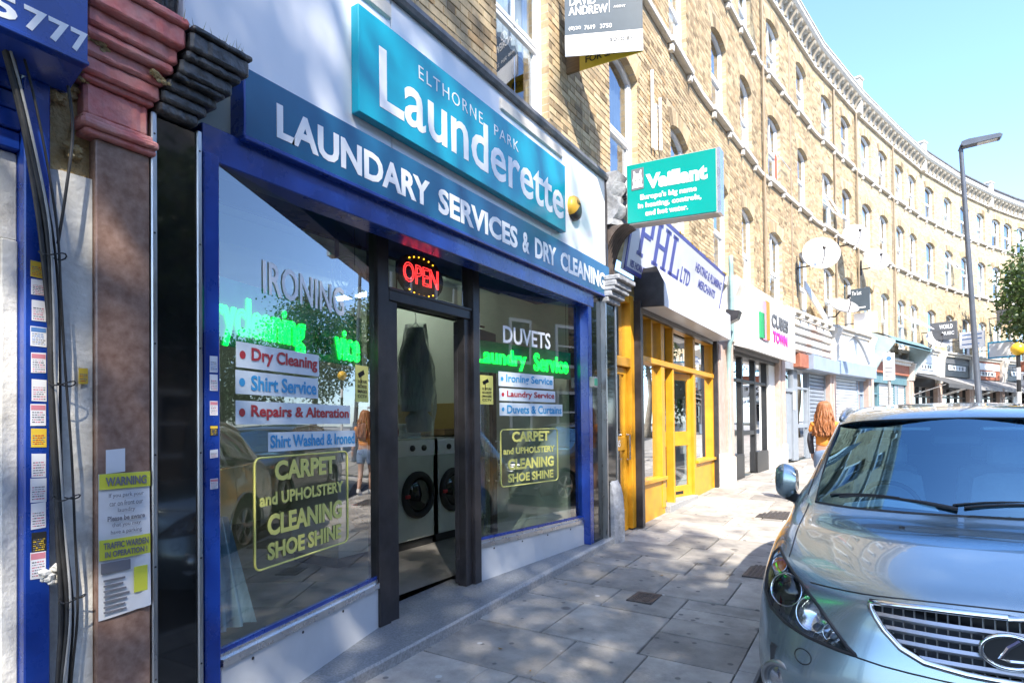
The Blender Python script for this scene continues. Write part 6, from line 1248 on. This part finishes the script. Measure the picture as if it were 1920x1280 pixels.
    m = MB(); m.box(-.86, .86, .3, 4.5, .2, .3); m.box(-.85, .85, .25, .3, .28, .6); bd(m, 'floor_pan', m_plast)
    sw = Vector((.37, 1.98, 1.05)); m = MB(); m.tube([sw+Vector((.185*cos(q), .07*sin(q), .17*sin(q))) for q in [2*pi*k/28 for k in range(28)]], .016, 8, closed=True); m.tube([sw+Vector((-.17, 0, 0)), sw+Vector((.17, 0, 0))], .018, 6); m.tube([sw, sw+Vector((0, -.2, -.12))], .03, 6); bd(m, 'steering_wheel', m_plast, smooth=True)
    for a in (.37, -.37):
        for b, tall in ((2.55, 1), (3.5, 0)):
            m = MB(); m.cbox(a-.25, a+.25, b-.5, b, .55, .72, .05); m.loft([[(a-.24*w, b+y0-.05, z), (a+.24*w, b+y0-.05, z), (a+.24*w, b+y0+.07, z), (a-.24*w, b+y0+.07, z)] for w, y0, z in ((1, .0, .65), (1.02, .08, 1.0), (.9, .14, 1.22), (.5, .16, 1.26))], closed=True, cap=True); st_ = bd(m, 'seat', m_seat); m = MB(); m.cbox(a-.13, a+.13, b+.1, b+.2, 1.3, 1.48, .03); bd(m, 'headrest', m_seat, st_)
    m = MB(); m.cbox(-.13, .13, 1.83, 1.86, 1.48, 1.55, .015); bd(m, 'interior_mirror', m_plast)
    for a in (.33, -.33): m = MB(); m.cbox(a-.2, a+.2, 1.86, 1.98, 1.575, 1.595, .006); bd(m, 'sun_visor', m_panel)
    m = MB(); m.loft([[(.62, 1.42, 1.105), (.40, 1.40, 1.135), (.12, 1.45, 1.115)], [(.60, 1.55, 1.125), (.40, 1.55, 1.16), (.14, 1.58, 1.135)]]); bd(m, 'paper_on_dashboard', m_vwhite)
    return t
m_paint1 = paint('blue_green_metallic', (.30, .375, .395), (.37, .45, .47)); m_paint2 = paint('grey_metallic', (.06, .06, .063), (.1, .1, .1))
car('blue green metallic estate car parked facing the camera at the right', (3.22, 2.80, -.07), m_paint1, 'cars parked at the kerb')
c2_ = car('dark grey car parked behind the blue green car', (3.85, 8.5, rz(10.2)-.02), m_paint2, 'cars parked at the kerb'); c2_.scale = (.86, .86, .86)
# ================================================================== trees
def leafmat(name, c1, c2):
    if name in MATS: return MATS[name]
    m = bpy.data.materials.new(name); m.use_nodes = True; t = m.node_tree; L = t.links.new; t.nodes.remove(t.nodes['Principled BSDF']); o = t.nodes['Material Output']
    g = nd(t, 'ShaderNodeNewGeometry'); rp = nd(t, 'ShaderNodeValToRGB'); rp.color_ramp.elements[0].color = (*c1, 1); rp.color_ramp.elements[1].color = (*c2, 1); L(g.outputs['Random Per Island'], rp.inputs[0])
    d = nd(t, 'ShaderNodeBsdfDiffuse'); tr = nd(t, 'ShaderNodeBsdfTranslucent'); gl = nd(t, 'ShaderNodeBsdfGlossy'); gl.inputs['Roughness'].default_value = .45
    L(rp.outputs[0], d.inputs[0]); L(rp.outputs[0], tr.inputs[0]); a = nd(t, 'ShaderNodeMixShader'); a.inputs[0].default_value = .35; L(d.outputs[0], a.inputs[1]); L(tr.outputs[0], a.inputs[2])
    b = nd(t, 'ShaderNodeMixShader'); b.inputs[0].default_value = .06; L(a.outputs[0], b.inputs[1]); L(gl.outputs[0], b.inputs[2]); L(b.outputs[0], o.inputs[0]); MATS[name] = m; return m
m_leaf = leafmat('plane_leaf', (.035, .075, .018), (.10, .16, .035)); m_bark = pm('bark', (.16, .13, .10), .9, col2=(.28, .25, .19), scale=7, bump=.5, bscale=18, stretch=(1, 1, .35))
def tree(label, x, y, zc, r, rz_, nclump, per, leaf=.13, seed=1, trunk=.28, sg=.34, z0=None, name='plane_tree', group='street trees'):
    R = np.random.RandomState(seed); z0 = rz(y) if z0 is None else z0; t = thing(name, label, 'tree', (x, y, z0), group=group); rg = random.Random(seed)
    zb = zc-rz_; m = MB(); tips = []
    m.tube([(x, y, z0-.1), (x+.05, y, z0+.6), (x+rg.uniform(-.2, .2), y+rg.uniform(-.2, .2), (z0+zb)/2+.5), (x, y, zb+rz_*.35), (x+.2, y-.1, zc+rz_*.5)], [trunk*1.3, trunk, trunk*.85, trunk*.65, trunk*.15], 10)
    for k in range(11):
        a = 2.4*k+rg.uniform(-.3, .3); h = zb+rz_*(.15+.11*k); l = r*rg.uniform(.55, .9)*(1 if k < 7 else .7); up_ = rg.uniform(.25, .7)
        p1 = (x+l*.45*cos(a), y+l*.45*sin(a), h+l*.35*up_*1.4); p2 = (x+l*cos(a+.2), y+l*sin(a+.2), h+l*up_*1.3); m.tube([(x, y, h-.2), p1, p2], [trunk*.32, trunk*.2, trunk*.06], 6); tips.append(p2)
        for q in (-.6, .55): m.tube([p1, (p1[0]+l*.4*cos(a+q), p1[1]+l*.4*sin(a+q), p1[2]+l*.35)], [trunk*.14, trunk*.04], 5)
    m.build('trunk', m_bark, t, smooth=True)
    d = R.normal(size=(nclump, 3)); d /= np.linalg.norm(d, axis=1)[:, None]; rad = R.uniform(.25, 1, nclump)**.55; lump_ = 1+.18*np.sin(d[:, 0]*5+seed)+.15*np.sin(d[:, 2]*6+d[:, 1]*4)
    c = np.array([x, y, zc])+d*(rad*lump_)[:, None]*np.array([r, r, rz_]); n = nclump*per
    P = np.repeat(c, per, 0)+R.normal(size=(n, 3))*np.array([sg, sg, sg*.76])*(r/4)**.5*1.1
    u = R.normal(size=(n, 3)); u /= np.linalg.norm(u, axis=1)[:, None]; w = np.cross(u, R.normal(size=(n, 3))); w /= np.linalg.norm(w, axis=1)[:, None]; s = leaf*R.uniform(.6, 1.25, n)[:, None]
    V = np.stack([P-u*s*.5, P+w*s*.42, P+u*s*.6, P-w*s*.42], 1).reshape(-1, 3)-np.array([x, y, z0]); F = np.arange(4*n).reshape(-1, 4)
    me = bpy.data.meshes.new('crown'); me.vertices.add(4*n); me.vertices.foreach_set('co', V.ravel()); me.loops.add(4*n); me.loops.foreach_set('vertex_index', F.ravel()); me.polygons.add(n); me.polygons.foreach_set('loop_start', np.arange(n)*4); me.polygons.foreach_set('loop_total', np.full(n, 4)); me.update(); me.validate()
    me.materials.append(m_leaf); o = bpy.data.objects.new('crown', me); COL.objects.link(o); o.parent = t
    return t
tree('tall plane tree across the road behind the camera that shades the launderette', 10.4, -7.0, 14.0, 4.6, 7.6, 215, 80, .2, 3, .42, sg=.42)
tree('second tall plane tree across the road further behind the camera', 10.4, -15.0, 13.0, 4.6, 6.8, 220, 60, .2, 5, .4, sg=.45)
tree('shorter plane tree across the road nearest the camera', 10.5, -3.2, 8.6, 3.6, 4.2, 130, 75, .18, 31, .3, sg=.4)
tree('rounded street tree across the road reflected in the left launderette window', 13.6, 37.0, 6.6, 3.4, 3.2, 560, 26, .17, 8, .22)
tree('smaller street tree across the road left of the reflected one', 12.4, 24.0, 3.6, 2.2, 1.9, 380, 24, .15, 11, .16)
tree('street tree across the road beside the brick houses', 11.2, 8.2, 5.8, 2.4, 2.6, 400, 24, .15, 14, .2)
tree('leafy street tree at the right edge in front of the terrace', 8.75, 34.0, 7.0, 2.0, 2.3, 330, 26, .16, 21, .17, z0=gz(34, 8.7))
# ================================================================== houses across the road (seen only as reflections)
m_opp = brickmat('dark_stock_brickwork', (.20, .13, .08), (.32, .23, .14), (.3, .27, .22))
for i in range(4):
    y0 = -24+11.5*i; x = 13.6+max(0, xw(max(0, y0))*.9); z0 = rz(max(-20, y0)); h = 9.2+(i % 2)*.8
    t = thing('opposite_house', 'brick house across the road, number %s from the near end' % ['one', 'two', 'three', 'four', 'five', 'six'][i], 'house', (x, y0, z0), group='houses across the road')
    m = MB(); m.box(x, x+8, y0+.02, y0+11.48, z0-.3, z0+h); m.build('wall', m_opp, t); m = MB(); m.prism([(-.3, h), (4, h+3.4), (8.3, h)], (0, 11.46, 0), (x, y0+.02, z0), XV, ZV); m.build('roof', m_slate, t)
    for f in range(3):
        for k in range(4):
            yy = y0+1.4+2.75*k; zz = z0+1.1+2.9*f; w = MB(); w.box(x-.05, x+.02, yy-.08, yy+1.18, zz-.08, zz+1.78); wo = w.build('window', m_upvc, t); w = MB(); w.box(x-.055, x-.052, yy+.05, yy+1.05, zz+.05, zz+.82); w.build('pane', m_tint, wo); w = MB(); w.box(x-.055, x-.052, yy+.05, yy+1.05, zz+.9, zz+1.65); w.build('pane', m_tint, wo)
op_ = thing('far_pavement', None, None, (11, 0, 0)); tag(op_, kind='structure'); m = MB(); m.loft([[(10.0+xw(min(y, 57)), y, rz(y)-.1), (10.0+xw(min(y, 57)), y, rz(y)+.1), (14.5+xw(min(y, 57)), y, rz(y)+.12)] for y in ysamp[1:-2]]); m.build('paving', m_far, op_)
# ================================================================== pedestrian
def skin(name, pts, edges, mat, parent, sub=2, root=0):
    me = bpy.data.meshes.new(name); me.from_pydata([p[:3] for p in pts], edges, []); o = bpy.data.objects.new(name, me); COL.objects.link(o)
    o.modifiers.new('s', 'SKIN'); 
    sv_ = me.skin_vertices[0].data if me.skin_vertices else None
    if sv_ is None:
        bpy.context.view_layer.objects.active = o; o.select_set(True); bpy.ops.mesh.customdata_skin_add(); sv_ = me.skin_vertices[0].data
    for i, p in enumerate(pts):
        r = p[3] if isinstance(p[3], tuple) else (p[3], p[3]); sv_[i].radius = r; sv_[i].use_root = (i == root)
    ss = o.modifiers.new('d', 'SUBSURF'); ss.levels = sub; ss.render_levels = sub
    dg = bpy.context.evaluated_depsgraph_get(); me2 = bpy.data.meshes.new_from_object(o.evaluated_get(dg)); bpy.data.objects.remove(o)
    me2.name = name; me2.materials.clear(); me2.materials.append(mat); me2.polygons.foreach_set('use_smooth', [True]*len(me2.polygons))
    ob = bpy.data.objects.new(name, me2); COL.objects.link(ob); ob.parent = parent; return ob
px_, py_ = 2.02, 10.7
pe = thing('person', 'person with long red hair in orange top and denim shorts walking away', 'person', (px_, py_, gz(py_, px_)), radians(-4)); pe.scale = (.94, .94, .95)
m_skin = pm('skin', (.46, .27, .19), .5, var=.06); m_hair = pm('red_hair', (.16, .055, .02), .55, col2=(.40, .15, .05), scale=14, stretch=(6, 6, .6)); m_top = pm('orange_top', (.72, .26, .04), .8, var=.15, scale=6); m_denim = pm('denim', (.16, .23, .36), .85, var=.15, scale=40); m_card = pm('dark_cardigan', (.06, .06, .075), .9, var=.2, scale=12); m_shoe = pm('pale_shoe', (.6, .58, .55), .6)
H = [(0, 0, .92, (.16, .11)), (0, 0, 1.08, (.13, .095)), (0, .01, 1.24, (.155, .10)), (0, 0, 1.38, (.12, .075)), (0, .01, 1.46, .05), (0, .02, 1.53, .07), (0, .02, 1.62, (.078, .092)), (0, .02, 1.68, .06),
     (-.17, 0, 1.37, .05), (-.215, -.02, 1.12, .04), (-.20, .08, .90, .03), (.17, 0, 1.37, .05), (.22, .0, 1.12, .04), (.25, -.05, .90, .03),
     (-.085, .0, .82, .085), (-.095, .10, .48, .055), (-.09, .06, .28, .05), (-.09, .02, .08, .034), (.085, 0, .82, .085), (.09, -.02, .48, .055), (.09, -.12, .27, .05), (.09, -.22, .10, .034)]
skin('body', H, [(0, 1), (1, 2), (2, 3), (3, 4), (4, 5), (5, 6), (6, 7), (3, 8), (8, 9), (9, 10), (3, 11), (11, 12), (12, 13), (0, 14), (14, 15), (15, 16), (16, 17), (0, 18), (18, 19), (19, 20), (20, 21)], m_skin, pe)
for s, w in ((-1, (-.20, .08, .90)), (1, (.25, -.05, .90))):
    hp = [(w[0], w[1], w[2], .03), (w[0], w[1]+.01, w[2]-.05, .034), (w[0], w[1]+.015, w[2]-.09, .03)]; he = [(0, 1), (1, 2)]
    for k in range(4): n = len(hp); hp += [(w[0]+.004*s, w[1]+.015+(k-1.5)*.018, w[2]-.115, .009), (w[0]-.006*s, w[1]+.02+(k-1.5)*.019, w[2]-.145+.006*abs(k-1.5), .008), (w[0]-.02*s, w[1]+.02+(k-1.5)*.018, w[2]-.165+.008*abs(k-1.5), .007)]; he += [(2, n), (n, n+1), (n+1, n+2)]
    n = len(hp); hp += [(w[0]-.01*s, w[1]+.045, w[2]-.06, .011), (w[0]-.02*s, w[1]+.062, w[2]-.09, .009)]; he += [(1, n), (n, n+1)]
    skin('hand', hp, he, m_skin, pe, 1, 1)
skin('top', [(0, 0, .95, (.165, .118)), (0, 0, 1.08, (.143, .108)), (0, .01, 1.24, (.168, .113)), (0, 0, 1.37, (.135, .09)), (0, 0, 1.42, (.075, .06)), (-.175, 0, 1.36, .064), (-.205, -.01, 1.22, .058), (.175, 0, 1.36, .064), (.205, 0, 1.22, .058)], [(0, 1), (1, 2), (2, 3), (3, 4), (3, 5), (5, 6), (3, 7), (7, 8)], m_top, pe)
skin('shorts', [(0, 0, .99, (.155, .112)), (0, 0, .90, (.172, .125)), (-.088, .01, .80, .105), (-.095, .05, .60, .088), (.088, -.0, .80, .105), (.09, -.01, .60, .088)], [(0, 1), (1, 2), (2, 3), (1, 4), (4, 5)], m_denim, pe, 2, 1)
skin('cardigan_sleeve', [(-.20, .0, 1.24, .055), (-.222, -.02, 1.10, .055), (-.215, .06, .93, .045), (-.21, .07, .86, .04)], [(0, 1), (1, 2), (2, 3)], m_card, pe, 2)
m = MB(); rh = random.Random(4)
for k in range(46):
    a = -pi*.02-pi*(.96)*k/45; r = .094+.012*rh.random(); x0, y0 = r*cos(a), .02+r*1.05*sin(a); P = [(x0*.35, .02+.03*sin(a), 1.735), (x0*.8, .02+(y0-.02)*.85, 1.70), (x0*1.05, y0, 1.60)]
    z = 1.5
    for q in range(4): P.append((x0*(1.15+.14*q)+rh.uniform(-.028, .028), y0*1.05-.02-.012*q+rh.uniform(-.02, .02), z)); z -= .105*rh.uniform(.75, 1.2)
    m.tube(smooth(P, 3), [.012+.008*min(1, q/6)*(1-max(0, q-12)/8) for q in range(len(smooth(P, 3)))], 5)
m.build('hair', m_hair, pe, smooth=True, local=True)
m = MB()
for s in (-1, 1): m.lathe([(.012, 0), (.011, .004), (0, .005)], (s*.03, .11, 1.62), (0, 1, 0), 8)
m.build('eyes', m_ink, pe, local=True)
for x, y, z, a in ((-.09, .04, .045, 0), (.09, -.19, .07, -.35)): m = MB(); m.T = Matrix.Translation((x, y, z)) @ Matrix.Rotation(a, 4, 'X'); m.loft([[(-.036*w, y_, -.04), (.036*w, y_, -.04), (.038*w, y_, -.02), (.03*w, y_, h_), (-.03*w, y_, h_), (-.038*w, y_, -.02)] for y_, w, h_ in ((-.07, .7, .03), (-.05, 1, .05), (.03, 1.05, .03), (.11, 1.1, .0), (.16, .8, -.015))], closed=True, cap=True); m.build('shoe', m_shoe, pe, local=True, smooth=True, auto=50)
